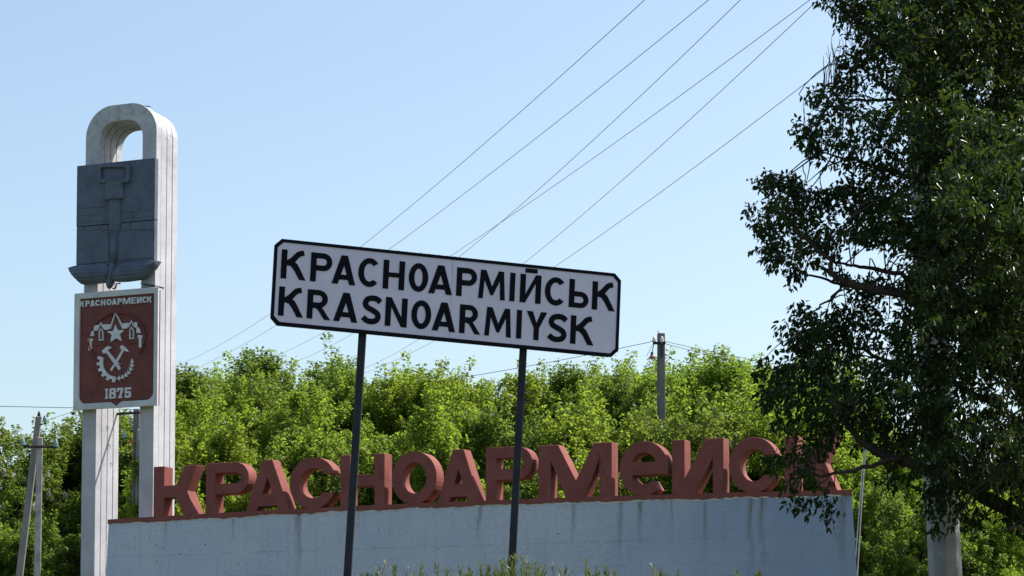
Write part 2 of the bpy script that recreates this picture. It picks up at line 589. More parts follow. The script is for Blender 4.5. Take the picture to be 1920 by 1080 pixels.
    if ch == 'Е':
        k = s / w
        return [[L([(0, 0), (1, 0), (1, .2), (k, .2), (k, .41), (.85, .41), (.85, .6), (k, .6), (k, .8), (1, .8), (1, 1), (0, 1)])]]
    if ch == '1':
        return [[L([(.05, 0), (.95, 0), (.95, .14), (.78, .18), (.78, .82), (.95, .86), (.95, 1), (.05, 1), (.05, .86), (.28, .8), (.28, .18), (.05, .14)])]]
    if ch == '8':
        return [[L([(.12, 0), (.88, 0), (1, .12), (1, .42), (.88, .52), (.96, .62), (.96, .88), (.84, 1), (.16, 1), (.04, .88), (.04, .62), (.12, .52), (0, .42), (0, .12)]),
                 L([(.32, .17), (.68, .17), (.68, .40), (.32, .40)]), L([(.35, .62), (.65, .62), (.65, .83), (.35, .83)])]]
    if ch == '7':
        return [[L([(.2, 0), (.85, 0), (.85, .14), (.68, .2), (.98, .72), (.98, 1), (0, 1), (0, .62), (.22, .62), (.28, .78), (.62, .78), (.36, .22), (.2, .14)])]]
    if ch == '5':
        return [[L([(.1, 0), (.85, 0), (1, .12), (1, .5), (.88, .62), (.35, .62), (.35, .78), (1, .78), (1, 1), (.06, 1), (.06, .42), (.68, .42), (.68, .2), (.34, .2), (.34, .32), (.04, .32), (.04, .08)])]]
    raise KeyError(ch)


# ------------------------------------------------------------------ monument wall with the raised town name
wall = empty('monument_wall', (O0[0], O0[1], GZ), ROTZ,
             label='long pale blue rendered wall carrying the big red town name letters', cat='monument wall')
TOPS = np.array([(-10.6, 5.827), (-7.57, 5.839), (-4.643, 5.898), (-2.077, 5.912), (0.604, 5.897), (3.062, 5.871), (5.4, 5.829)])
pc = np.polyfit(TOPS[:, 0], TOPS[:, 1], 2)
ztop = lambda s: float(np.polyval(pc, s)) - GZ
CAPH = 0.095
s0, s1 = -10.6, 5.4
sl_b, sr_b = pl(197, 1080)[0], pl(1607, 1080)[0]
kz = (ztop(s0) + GZ) - 4.55
batl = (s0 - sl_b) / kz          # the wall ends lean outward towards the ground
batr = (sr_b - s1) / kz
WT = 0.30
NS = 150
V, F = [], []
jit = rng.normal(0, 0.010, NS + 1) + 0.012 * np.sin(np.linspace(0, 60, NS + 1))
for i in range(NS + 1):
    f_ = i / NS
    st = s0 + 0.012 + (s1 - s0 - 0.024) * f_
    zt = ztop(st) - CAPH + 0.03
    sb = (s0 - batl * zt) + ((s1 + batr * zt) - (s0 - batl * zt)) * f_
    cut = 0.16 * f_ ** 30
    for y in (0.0, WT):
        V += [(sb - (cut if y else 0), y, -0.3), (st - (cut if y else 0), y, zt)]
for i in range(NS):
    a, c = i * 4, (i + 1) * 4
    F += [(a, c, c + 1, a + 1), (a + 2, a + 3, c + 3, c + 2), (a + 1, c + 1, c + 3, a + 3)]
F += [(0, 1, 3, 2), (NS * 4, NS * 4 + 2, NS * 4 + 3, NS * 4 + 1)]
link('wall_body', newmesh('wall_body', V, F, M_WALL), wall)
# red capping band with a ragged painted lower edge
V, F = [], []
for i in range(NS + 1):
    f_ = i / NS
    st = s0 + (s1 - s0) * f_
    zt = ztop(st)
    lo = zt - CAPH + jit[i]
    bk = WT + .03 - 0.16 * f_ ** 30
    cut = 0.17 * f_ ** 30
    V += [(st, -0.022, lo), (st, -0.022, zt), (st - cut, WT + 0.02, zt), (st - cut, WT + 0.02, lo)]
for i in range(NS):
    a, c = i * 4, (i + 1) * 4
    for k in range(4):
        F.append((a + k, c + k, c + (k + 1) % 4, a + (k + 1) % 4))
F += [(3, 2, 1, 0), (NS * 4, NS * 4 + 1, NS * 4 + 2, NS * 4 + 3)]
link('cap', newmesh('cap', V, F, M_RED), wall)
# thin white drip of old plaster under the cap
mb = MB()
for i in range(NS):
    if rng.random() < 0.25: continue
    st, st2 = s0 + (s1 - s0) * i / NS, s0 + (s1 - s0) * (i + 1) / NS
    if st < s0 + .05 or st2 > s1 - .05: continue
    z0, z1 = ztop(st) - CAPH + jit[i] + 0.004, ztop(st2) - CAPH + jit[i + 1] + 0.004
    h1, h2 = rng.uniform(0.016, 0.05, 2)
    mb.hexa([(st, -0.008, z0 - h1), (st2, -0.008, z1 - h2), (st2, -0.008, z1), (st, -0.008, z0)],
            [(st, 0.004, z0 - h1), (st2, 0.004, z1 - h2), (st2, 0.004, z1), (st, 0.004, z0)])
mb.build('plaster_edge', M_EMB, wall)
# small knocked-out pits
mb = MB()
for px, py in [(252, 1009), (280, 1008), (243, 1027), (293, 1022), (307, 1028), (337, 1039), (357, 1032), (385, 1021), (294, 1053), (710, 991), (821, 1030), (540, 996), (447, 1058), (1046, 1001)]:
    s, z = pl(px, py)
    z -= GZ
    pts = [(s + rng.uniform(.5, 1.2) * .016 * math.cos(a), z + rng.uniform(.5, 1.2) * .016 * math.sin(a)) for a in np.linspace(0, 2 * PI, 8)[:-1]]
    mb.prism([pts], -0.002, 0.01)
mb.build('pit', M_BLACK, wall, kind='stuff')

LET = [('К', 287.3, 369.3), ('Р', 385.7, 466.0), ('А', 460.5, 543.0), ('С', 542.5, 622), ('Н', 637.5, 720.6), ('О', 734.4, 818.5), ('А', 820, 900.5),
       ('Р', 910.8, 998), ('М', 1009.4, 1147), ('е', 1161.7, 1253.0), ('И', 1260.3, 1357), ('С', 1366.7, 1451), ('К', 1471.4, 1571)]
LH, LD, LY = 1.035, 0.345, 0.012
for ch, xl, xr in LET:
    ym = 940
    a, c = pl(xl, ym, LY)[0], pl(xr, ym, LY)[0]
    zb = min(ztop(a), ztop(c)) - 0.012
    hh = LH + (ztop((a + c) / 2) - zb)
    mb = MB()
    th = 0.222
    for shp in glyph(ch, c - a, hh, th, True):
        mb.prism([[(x + a, z + zb) for x, z in l] for l in shp], LY, LY + LD)
    o = mb.build('letter', M_RED, wall, label='big raised red letter %s' % {'е': 'E', 'К': 'K', 'Р': 'P', 'А': 'A', 'С': 'C', 'Н': 'H', 'О': 'O', 'М': 'M', 'И': 'И'}[ch])
    bevel(o, 0.008)

# ------------------------------------------------------------------ monument tower: a tall concrete loop in four bands
TS0, TS1, TOFF, TD = -11.60, -9.83, 0.50, 0.91
tc = (TS0 + TS1) / 2
tower = empty('monument_tower', O0 + T * tc + B * TOFF + np.array([0, 0, GZ]), ROTZ,
              label='tall white concrete loop tower with dark relief panel and red coat of arms', cat='monument')
HT, HO = 14.76 - GZ, 14.41 - GZ
W2, LW = (TS1 - TS0) / 2, 0.345


def rloop(w2, top, r, inset=0.0):
    return [(-w2, -0.3), (w2, -0.3)] + arc(w2 - r, top - r, r, r, 0, 90, 10) + arc(-w2 + r, top - r, r, r, 90, 180, 10)


def ushape(w2, top, r, lw, otop, orr):
    out = [(-w2, -0.3), (-w2 + lw, -0.3)]
    i2 = w2 - lw
    out += arc(-i2 + orr, otop - orr, orr, orr, 180, 90, 9) + arc(i2 - orr, otop - orr, orr, orr, 90, 0, 9)
    out += [(i2, -0.3), (w2, -0.3)] + arc(w2 - r, top - r, r, r, 0, 90, 12) + arc(-w2 + r, top - r, r, r, 90, 180, 12)
    return out


bw = TD / 4
for k in range(4):
    mb = MB()
    e = (0, .012, .012, .012)[k]
    mb.prism([ushape(W2 - e, HT - e - 0.012 * k, 0.66, LW - e, HO - 0.006 * k, 0.40)], k * bw, (k + 1) * bw - 0.026)
    o = mb.build('concrete_band', M_CONC, tower)
    bevel(o, 0.014, 2)
mb = MB()
mb.prism([ushape(W2 - 0.05, HT - 0.10, 0.62, LW - 0.09, HO + 0.045, 0.42)], 0.05, TD - 0.05)
mb.build('groove_core', M_IRON, tower)
# missing chunk on the crown (exposed dark hollow with a broken rim)
mb = MB()
mb.add(*(lambda P: (P, [(0, 1, 2, 3, 4, 5)]))([(0.46 + dx, 0.20 + dy, HT - 0.045 - 0.38 * dx ** 2 - .06 * dx + 0.0) for dx, dy in ((-.10, -.03), (.02, -.08), (.13, -.04), (.16, .04), (.05, .07), (-.06, .04))]))
mb.build('broken_hollow', M_BLACK, tower)

tl_ = lambda px, py, off: (lambda q: (q[0] - tc, q[1] - GZ))(pl(px, py, off))


def poly_px(pts, off, sx, sy, ox, oy):
    return [tl_(ox + x / sx, oy + y / sy, off) for x, y in pts]


# --- dark relief panel
PO = 0.36                       # its front plane, metres behind the wall front
Y0 = PO - TOFF
z4 = lambda pts, off=PO: poly_px(pts, off, 7.717, 7.714, 130, 290)
z5 = lambda pts, off=PO: poly_px(pts, off, 7.716, 7.714, 120, 420)
px0, px1 = -11.725 - tc, -9.775 - tc
pz0, pzs, pz1 = 11.22 - GZ, tl_(210, 419.5, PO)[1], 13.485 - GZ
panel = MB().box(px0, px1, Y0, -0.004, pzs + 0.006, pz1).build('relief_panel', M_PANEL, tower)
bevel(panel, 0.008)
bevel(MB().box(px0 + .004, px1 - .003, Y0 + .006, -0.004, pz0, pzs - 0.006).build('lower_sheet', M_PANEL, panel), 0.008)
mb = MB()
mb.box(px0 + .01, px1 - .01, Y0 + 0.02, -0.006, pzs - 0.005, pzs + 0.005)
mb.build('seam', M_BLACK, panel)


def ring_px(o, i, d):
    return [o, i[::-1]]


def rrect(x0, y0, x1, y1, r):
    return arc(x1 - r, y1 - r, r, r, 0, 90, 4) + arc(x0 + r, y1 - r, r, r, 90, 180, 4) + arc(x0 + r, y0 + r, r, r, 180, 270, 4) + arc(x1 - r, y0 + r, r, r, 270, 360, 4)


o = MB().prism([z4(rrect(425, 140, 890, 410, 45)), z4(rrect(478, 190, 845, 365, 30))], Y0 - 0.075, Y0 + 0.004).build('drill_handle', M_PANEL, panel)
bevel(o, 0.02, 2)


def halfcyl(rows, dep=0.55):
    """rows of (centre s, half width, z) -> half-round relief"""
    n = 10
    V = []
    for c, r, z in rows:
        for k in range(n + 1):
            a = PI * k / n
            V.append((c - r * math.cos(a), Y0 + 0.003 - dep * r * math.sin(a), z))
    m = n + 1
    F = [(i * m + k, (i + 1) * m + k, (i + 1) * m + k + 1, i * m + k + 1) for i in range(len(rows) - 1) for k in range(n)]
    F += [tuple(range(m)), tuple(range(len(V) - 1, len(V) - 1 - m, -1))]
    return MB().add(V, F)


def zr(pts, fn):
    out = []
    for x0, x1, y in pts:
        a, b_ = fn([(x0, y), (x1, y)])
        out.append(((a[0] + b_[0]) / 2, (b_[0] - a[0]) / 2, (a[1] + b_[1]) / 2))
    return out


halfcyl(zr([(520, 800, 396), (530, 800, 410), (530, 800, 640), (540, 790, 655)], z4), .6).build('drill_body', M_PANEL, panel)
halfcyl(zr([(575, 745, 650), (575, 748, 1010)], z4) + zr([(652, 815, 20), (655, 812, 80), (700, 775, 185)], z5), .6).build('drill_cylinder', M_PANEL, panel)
halfcyl(zr([(690, 772, 180), (682, 770, 560)], z5), 1.2).build('drill_bit', M_PANEL, panel, True)
# courses of masonry in relief
for row, (yl0, yl1, yr0, yr1, offs) in enumerate([(700, 780, 750, 830, 0), (795, 885, 850, 920, 1), (900, 985, 935, 965, 0)]):
    for side in (0, 1):
        xa, xb, ya, yb = (112, 525, yl0, yl1) if side == 0 else (812, 1228, yr0, yr1)
        if side and row == 2: continue
        cuts = [xa] + ([xa + 120, xa + 325] if offs else [xa + 220]) + [xb]
        for i in range(len(cuts) - 1):
            sl_ = -0.06
            q = z4([(cuts[i] + 5, ya + sl_ * (cuts[i] - xa)), (cuts[i + 1] - 5, ya + sl_ * (cuts[i + 1] - xa)), (cuts[i + 1] - 5, yb + sl_ * (cuts[i + 1] - xa)), (cuts[i] + 5, yb + sl_ * (cuts[i] - xa))])
            zt_, zb_ = (q[0][1] + q[1][1]) / 2, (q[2][1] + q[3][1]) / 2
            q = [(q[0][0], zt_), (q[1][0], zt_), (q[1][0], zb_), (q[0][0], zb_)]
            bevel(MB().prism([q[::-1]], Y0 - 0.008, Y0 + 0.004).build('brick', M_PANEL, panel), 0.005)
for xa, xb in ((185, 300), (320, 510), (530, 640), (840, 960), (975, 1120), (1135, 1300)):
    q = z5([(xa, 35), (xb, 35 - .06 * (xb - xa)), (xb, 88 - .06 * (xb - xa)), (xa, 88)])
    zt_, zb_ = pzs - 0.012, q[2][1]
    q = [(q[0][0], zt_), (q[1][0], zt_), (q[1][0], zb_), (q[0][0], zb_)]
    bevel(MB().prism([q[::-1]], Y0 - 0.007, Y0 + 0.004).build('brick', M_PANEL, panel), 0.005)
for poly in ([(205, 195), (330, 180), (430, 185), (450, 160), (640, 135), (650, 330), (655, 545), (210, 590)], [(860, 130), (960, 105), (1180, 95), (1290, 110), (1290, 480), (900, 520), (790, 540), (800, 300)]):
    q = z5(poly)
    bevel(MB().prism([q[::-1]], Y0 - 0.012, Y0 + 0.012).build('coal_face', M_PANEL, panel), 0.006)


def wing(top, bot, fn, ribs, bulge=0.16):
    """corrugated scoop between a top and a bottom edge"""
    n, mrow = 14, ribs * 4
    V = []
    for j in range(mrow + 1):
        v = j / mrow
        for i in range(n + 1):
            u = i / n
            a = np.array(catmull(top, 6)); b2 = np.array(catmull(bot, 6))
            p = a[int(round(u * (len(a) - 1)))] * (1 - v) + b2[int(round(u * (len(b2) - 1)))] * v
            s, z = fn([tuple(p)])[0]
            d = bulge * math.sin(PI * min(1, 0.12 + v * 0.75)) + 0.012 * math.sin(2 * PI * ribs * v)
            V.append((s, Y0 - d, z))
    m = n + 1
    N = len(V)
    V += [(x, Y0 + 0.06, z) for x, y, z in V]
    F = [(j * m + i, (j + 1) * m + i, (j + 1) * m + i + 1, j * m + i + 1) for j in range(mrow) for i in range(n)]
    F += [tuple(reversed([k + N for k in f])) for f in F]
    bd = [i for i in range(m)] + [j * m + n for j in range(1, mrow + 1)] + [mrow * m + i for i in range(n - 1, -1, -1)] + [j * m for j in range(mrow - 1, 0, -1)]
    F += [(bd[i], bd[(i + 1) % len(bd)], bd[(i + 1) % len(bd)] + N, bd[i] + N) for i in range(len(bd))]
    return MB().add(V, F)


wing([(80, 640), (200, 606), (430, 590), (590, 570), (690, 640)], [(265, 872), (330, 868), (450, 862), (560, 852), (640, 845)], z5, 5).build('scoop_wing', M_PANEL, panel, True)
wing([(760, 660), (860, 575), (1050, 560), (1250, 545), (1390, 540)], [(745, 832), (850, 835), (1000, 820), (1180, 780), (1330, 640)], z5, 5).build('scoop_wing', M_PANEL, panel, True)
halfcyl([(c, r, z) for c, r, z in zr([(690, 745, 545), (655, 745, 640), (632, 735, 800), (622, 725, 870), (632, 690, 925), (650, 665, 940)], z5)], 1.4).build('bit_tip', M_PANEL, panel, True)
cr_ = [tl_(120 + x / 7.716, 420 + y / 7.714, PO - .1) for x, y in [(690, 930), (735, 920), (745, 860), (800, 855), (795, 838)]]
MB().tube([(x, Y0 - 0.06, z) for x, z in cr_], 0.016, 6).build('bent_strap', M_PANEL, panel)
e_ = z5([(1110, 850), (1400, 905), (1390, 925), (1290, 880), (1110, 862)])
MB().prism([e_], Y0 - .02, -0.004).build('torn_sheet', M_PANEL, panel)

# --- coat of arms plate
SO = 0.30
YS = SO - TOFF
z6 = lambda pts, off=SO: poly_px(pts, off, 9.0, 9.0, 140, 540)
z7 = lambda pts, off=SO: poly_px(pts, off, 8.306, 8.308, 140, 650)
q0, q1, r0, r1 = -11.71 - tc, -9.63 - tc, 8.205 - GZ, 10.71 - GZ
fl = z7([(62, 400)])[0][0]
fr = z7([(1225, 400)])[0][0]
ft = (z6([(60, 178)])[0][1] + z6([(1330, 95)])[0][1]) / 2
fb = (z7([(200, 880)])[0][1] + z7([(1100, 835)])[0][1]) / 2
fm = z7([(640, 935)])[0]
rr = 0.17
fieldloop = [(fl, ft)] + arc(fl + rr, fb + rr, rr, rr, 180, 270, 6) + [(fm[0] - 0.14, fb), (fm[0] - .06, fb - 0.05), (fm[0], fm[1] + 0.01), (fm[0] + .06, fb - 0.05), (fm[0] + 0.14, fb)] + arc(fr - rr, fb + rr, rr, rr, 270, 360, 6) + [(fr, ft)]
plate = MB().prism([[(q0, r0), (q1, r0), (q1, r1), (q0, r1)], fieldloop], YS, YS + 0.06).build('shield_frame', M_PLATE, tower)
bevel(plate, 0.006)
FY = YS + 0.045
MB().box(q0 + .05, q1 - .06, FY, -0.004, r0 + .03, r1 - .05).build('red_field', M_FIELD, plate)
RLF = FY - 0.05


def relief(name, pts, fn, m=M_EMB, d=0.045, holes=()):
    q = fn(pts, SO + .02)
    loops = [q] + [fn(h_, SO + .02) for h_ in holes]
    return MB().prism(loops, FY - d, FY + 0.004).build(name, m, plate)


# town name across the top of the shield
nm = [('К', 72, 138, 320), ('Р', 160, 236, 312), ('А', 240, 328, 308), ('С', 330, 412, 300), ('Н', 428, 508, 292), ('О', 522, 612, 284), ('А', 614, 702, 278), ('Р', 712, 792, 270), ('М', 798, 938, 268), ('Е', 950, 1030, 256), ('И', 1042, 1130, 252), ('С', 1136, 1208, 244), ('К', 1216, 1296, 236)]
ht_ = z6([(100, 215)])[0][1] - z6([(100, 318)])[0][1]
bl0 = z6([(72, 322)])[0]
bl1 = z6([(1296, 238)])[0]
for ch, xa, xb, yb in nm:
    xa, xb = 86 + (xa - 72) * .985, 86 + (xb - 72) * .985 - 7
    a, c = z6([(xa, yb), (xb, yb)])
    f_ = (a[0] - bl0[0]) / (bl1[0] - bl0[0])
    zb = bl0[1] + (bl1[1] - bl0[1]) * f_
    mb = MB()
    for shp in glyph(ch, c[0] - a[0], ht_, 0.030, True):
        mb.prism([[(x + a[0], z + zb) for x, z in l] for l in shp], FY - 0.03, FY + 0.004)
    mb.build('small_letter', M_EMB, plate)
# year
hy = z7([(600, 640)])[0][1] - z7([(600, 800)])[0][1]
zy = (z7([(470, 808)])[0][1] + z7([(860, 795)])[0][1]) / 2
for ch, xa, xb in (('1', 462, 512), ('8', 528, 632), ('7', 650, 745), ('5', 765, 866)):
    a, c = z7([(xa, 800), (xb, 800)])
    mb = MB()
    for shp in glyph(ch, c[0] - a[0], hy, 0.03, True):
        mb.prism([[(x + a[0], z + zy) for x, z in l] for l in shp], FY - 0.03, FY + 0.004)
    mb.build('digit', M_EMB, plate)
# round rim
cc = z6([(705, 860)])[0]
rx_ = (z6([(1185, 830)])[0][0] - z6([(235, 850)])[0][0]) / 2
rz_ = z6([(700, 402)])[0][1] - cc[1]
MB().prism([arc(cc[0], cc[1], rx_, rz_, -38, 218, 44) + arc(cc[0], cc[1], rx_ - 0.030, rz_ - 0.030, 218, -38, 44)], FY - 0.05, FY + 0.004).build('round_rim', M_FIELD, plate)
relief('star', [(692, 622), (733, 712), (840, 712), (765, 782), (792, 895), (706, 845), (612, 910), (632, 790), (550, 735), (655, 728)], z6)
relief('gate_gable', [(694, 402), (838, 690), (812, 690), (694, 432), (612, 690), (590, 690)], z6)
relief('gate_front', [(694, 440), (805, 688), (760, 700), (625, 700), (618, 690)], z6, M_FIELD, 0.02)
for P in ([(330, 632), (422, 625), (390, 722), (328, 722)], [(470, 618), (612, 612), (575, 705), (505, 708)], [(808, 598), (928, 590), (895, 682), (830, 688)], [(1000, 582), (1060, 578), (1060, 672), (1030, 676)]):
    relief('roof_panel', P, z6)
for dx, dy in ((0, 0), (515, -28)):
    relief('turret_gable', [(445 + dx, 572 + dy), (500 + dx, 690 + dy), (484 + dx, 690 + dy), (445 + dx, 604 + dy), (408 + dx, 690 + dy), (390 + dx, 690 + dy)], z6)
    relief('turret_window', [(446 + dx, 682 + dy), (484 + dx, 732 + dy), (484 + dx, 888 + dy), (414 + dx, 890 + dy), (414 + dx, 735 + dy)], z6, holes=([(446 + dx, 704 + dy), (426 + dx, 742 + dy), (426 + dx, 874 + dy), (472 + dx, 872 + dy), (472 + dx, 742 + dy)],))
relief('gate_ledge', [(350, 945), (520, 935), (520, 950), (350, 962)], z6, M_FIELD, 0.025)
relief('gate_ledge', [(900, 925), (1060, 915), (1060, 930), (900, 940)], z6, M_FIELD, 0.025)
for dx, dy, mir in ((0, 0, 1), (840, -55, -1)):
    fx = (lambda x: x) if mir == 1 else (lambda x: 536 - x)
    relief('tower_cap', [(fx(x) + (dx if mir == 1 else dx), y + dy) for x, y in [(285, 722), (325, 722), (325, 812), (255, 818)]][::mir], z6)
    relief('tower_shaft', [(fx(x) + dx, y + dy) for x, y in [(232, 852), (304, 850), (304, 898), (285, 900), (285, 1058), (244, 1060), (244, 905), (232, 905)]][::mir], z6)
# crossed hammers
relief('hammer', [(515, -5), (580, 5), (575, 18), (518, 60), (640, 210), (715, 330), (695, 370), (650, 300), (610, 250), (500, 95), (455, 112), (432, 68)], z7, d=0.05)
relief('hammer', [(728, -25), (770, -5), (820, 40), (840, 82), (768, 62), (665, 240), (700, 260), (708, 275), (690, 270), (652, 262), (572, 384), (556, 350), (615, 265), (735, 50), (702, 20)], z7, d=0.03)
# half a cog wheel
gc, gr0, gr1 = (655, 255), 215, 262
pts = []
for k in range(6):
    a = 158 + k * 19.5
    pts += [(gr1, a), (gr1 + 42, a + 1.5), (gr1 + 42, a + 9.5), (gr1, a + 11)]
pts = [(gc[0] + r * math.cos(math.radians(a)), gc[1] - r * math.sin(math.radians(a))) for r, a in pts]
pts += [(gc[0] + gr0 * math.cos(math.radians(a)), gc[1] - gr0 * math.sin(math.radians(a))) for a in np.linspace(267, 158, 16)]
relief('cog_half', pts, z7)
# wheat ear
for k in range(7):
    a = math.radians(278 + k * 14.2)
    c = np.array([gc[0] + 243 * math.cos(a), gc[1] - 243 * math.sin(a)])
    tdir = np.array([-math.sin(a), -math.cos(a)])
    ndir = np.array([math.cos(a), -math.sin(a)])
    L_ = 36
    if k == 6:
        P = [c - tdir * L_, c + ndir * 20, c + tdir * L_ * 1.5, c - ndir * 20]
    else:
        P = [c - tdir * 30, c + ndir * 42 + tdir * 26, c + ndir * 14 + tdir * 12, c + tdir * 36, c - ndir * 14 + tdir * 12, c - ndir * 42 + tdir * 26]
        P = [P[0], P[1], P[2], P[3], P[4], P[5]]
    relief('wheat_grain', [tuple(p) for p in P], z7)
# fixing bars between the legs, rope and brackets
zb = tl_(240, 768, .9)[1]
MB().tube([(-W2 + .30, TD - 0.1, zb - .02), (W2 - .30, TD - 0.1, zb - 0.02)], 0.03, 6).build('fixing_bar', M_IRON, tower)
MB().box(-0.06, 0.22, -0.10, 0.03, zb - 0.005, zb + 0.035).build('bracket', M_RUST, tower)
for i in range(3):
    s_, z_ = tl_(200 + i * 8, 800 + i * 33, 1.0)
    MB().tube([(-W2 + LW - 0.005 + 0.01, 0.40 + .08 * i, z_), (-W2 + LW + .03, 0.43 + .08 * i, z_ - .03), (-W2 + LW + .03, 0.43 + .08 * i, z_ - .10)], 0.007, 5).build('hook', M_IRON, tower)

# ------------------------------------------------------------------ road sign on two leaning posts
SC = np.array([-0.41313462, 16.0, 4.37850665])
SU = np.array([0.96700815, 0.24882442, -0.05460438])
SV = np.array([0.04260962, 0.05334331, 0.99766673])
SU /= np.linalg.norm(SU)
SV -= SU * (SU @ SV); SV /= np.linalg.norm(SV)
SN = np.cross(SU, SV)            # points away from the camera or towards it
if SN[1] < 0: SN = -SN           # SN: into the picture
SW, SH = 2.3478, 0.5693
sign_loc = np.array([(at(665, 1075, 16)[0] + at(970, 1075, 16)[0]) / 2, 16.05, GZ])
sign = empty('town_sign', sign_loc, 0, label='white town name road sign with black letters on two leaning dark posts', cat='road sign')
stf = lambda x, y, z: tuple(SC + SU * x + SN * y + SV * z - sign_loc)


def spx(px, py, d=0.0):
    r = ray(px, py)
    k = ((SC + SN * d - CP) @ SN) / (r @ SN)
    P = CP + r * k - SC
    return float(P @ SU), float(P @ SV)


ch_ = 0.045


def chrect(x0, x1, z0, z1, c):
    return [(x0 + c, z0), (x1 - c, z0), (x1, z0 + c), (x1, z1 - c), (x1 - c, z1), (x0 + c, z1), (x0, z1 - c), (x0, z0 + c)]


bd_ = 0.021
xs_ = spx(846, 560)[0]
inner = chrect(-SW / 2 + bd_, SW / 2 - bd_, -SH / 2 + bd_, SH / 2 - bd_, ch_ - 0.008)
sheetL = [(x, z) for x, z in inner if x < xs_] + []
sheetL = [(-SW / 2 + .004 + ch_, -SH / 2 + .004), (xs_ - .0008, -SH / 2 + .004), (xs_ - .0008, SH / 2 - .004), (-SW / 2 + .004 + ch_, SH / 2 - .004), (-SW / 2 + .004, SH / 2 - .004 - ch_), (-SW / 2 + .004, -SH / 2 + .004 + ch_)]
sheetR = [(xs_ + .0008, -SH / 2 + .004), (SW / 2 - .004 - ch_, -SH / 2 + .004), (SW / 2 - .004, -SH / 2 + .004 + ch_), (SW / 2 - .004, SH / 2 - .004 - ch_), (SW / 2 - .004 - ch_, SH / 2 - .004), (xs_ + .0008, SH / 2 - .004)]
for L_ in (sheetL, sheetR):
    MB().prism([L_], 0.002, 0.012, stf).build('sign_sheet', M_SIGNW, sign)
MB().prism([chrect(-SW / 2, SW / 2, -SH / 2, SH / 2, ch_), inner], -0.002, 0.016, stf).build('border', M_BLACK, sign)
MB().prism([chrect(-SW / 2 + .006, SW / 2 - .006, -SH / 2 + .006, SH / 2 - .006, ch_)], 0.017, 0.060, stf).build('back_box', M_POST, sign)
for px_ in (748, 790, 806, 826, 841, 856):
    u = spx(px_, 480)[0]
    MB().prism([[(u - .004, SH / 2 - .002), (u + .004, SH / 2 - .002), (u + .004, SH / 2 + .007), (u - .004, SH / 2 + .007)]], 0.018, 0.03, stf).build('rivet', M_IRON, sign)
A1 = lambda x, y: (480 + x / 4.1526, 420 + y / 4.1526)
A2 = lambda x, y: (820 + x / 4.1526, 440 + y / 4.1526)
row1 = [('К', A1(190, 423), A1(385, 437)), ('Р', A1(420, 445), A1(592, 360)), ('А', A1(588, 460), A1(772, 480)), ('С', A1(797, 374), A1(955, 440)), ('Н', A1(985, 498), A1(1152, 517)), ('О', A1(1190, 415), A1(1342, 415)), ('А', A1(1340, 537), A1(1525, 555)),
        ('Р', A2(145, 475), A2(308, 385)), ('М', A2(317, 492), A2(525, 512)), ('І', A2(560, 515), A2(600, 520)), ('Й', A2(640, 525), A2(803, 540)), ('С', A2(838, 440), A2(993, 510)), ('Ь', A2(1022, 562), A2(1178, 500)), ('К', A2(1202, 580), A2(1380, 597))]
row2 = [('К', A1(170, 713), A1(365, 730)), ('R', A1(393, 735), A1(577, 752)), ('А', A1(600, 753), A1(788, 772)), ('S', A1(822, 740), A1(974, 740)), ('N', A1(1002, 792), A1(1172, 807)), ('О', A1(1210, 700), A1(1365, 700)), ('А', A1(1367, 828), A1(1550, 845)),
        ('R', A2(168, 765), A2(333, 778)), ('М', A2(365, 780), A2(572, 800)), ('І', A2(612, 805), A2(652, 808)), ('Y', A2(697, 592), A2(856, 605)), ('S', A2(858, 790), A2(1010, 790)), ('К', A2(1033, 843), A2(1215, 860))]
names = {'К': 'K', 'Р': 'P', 'А': 'A', 'С': 'C', 'Н': 'H', 'О': 'O', 'М': 'M', 'І': 'I', 'Ь': 'soft sign Ь'}
v1 = np.mean([spx(*A1(190, 423))[1], spx(*A1(985, 498))[1], spx(*A2(1202, 580))[1]])
v2 = np.mean([spx(*A1(170, 713))[1], spx(*A1(1002, 792))[1], spx(*A2(1033, 843))[1]])
lh = np.mean([spx(*A1(203, 197))[1] - spx(*A1(190, 423))[1], spx(*A2(660, 305))[1] - spx(*A2(645, 525))[1]])
for row, vb in ((row1, v1), (row2, v2)):
    for ch, a, c in row:
        ua, uc = spx(*a)[0], spx(*c)[0]
        mb = MB()
        for shp in glyph(ch, uc - ua, lh, 0.195 * lh):
            mb.prism([[(x + ua, z + vb) for x, z in l] for l in shp], -0.001, 0.0035, stf)
        mb.build('sign_letter', M_BLACK, sign, label='black letter %s' % names.get(ch, ch))
for (xt, yt), (xb, yb) in (((679.5, 631), (651.5, 1080)), ((981, 657), (958.5, 1080))):
    a_ = at(xt, yt, 16.0)
    k = ((SC + SN * 0.09 - CP) @ SN) / (ray(xt, yt) @ SN)
    tp = CP + ray(xt, yt) * k
    bt = at(xb, yb, tp[1])
    d = (tp - bt) / np.linalg.norm(tp - bt)
    P0 = bt + d * ((GZ - 0.4 - bt[2]) / d[2])
    P1 = tp + d * 0.45
    h_ = 0.0255
    quad = lambda P: [tuple(P + RX * a + np.array([0, 1, 0]) * b_ - sign_loc) for a, b_ in ((-h_, -h_), (h_, -h_), (h_, h_), (-h_, h_))]
    o = MB().hexa(quad(P0), quad(P1)).build('post', M_POST, sign)
    bevel(o, 0.007, 2)
    ct = SC + SN * 0.063
    for zz in (-0.17, 0.17):
        u = float((tp - SC) @ SU) + 0.01
        MB().prism([[(u - .06, zz - .015), (u + .06, zz - .015), (u + .06, zz + .015), (u - .06, zz + .015)]], 0.061, 0.067, stf).build('clamp', M_IRON, sign)

# ------------------------------------------------------------------ utility poles


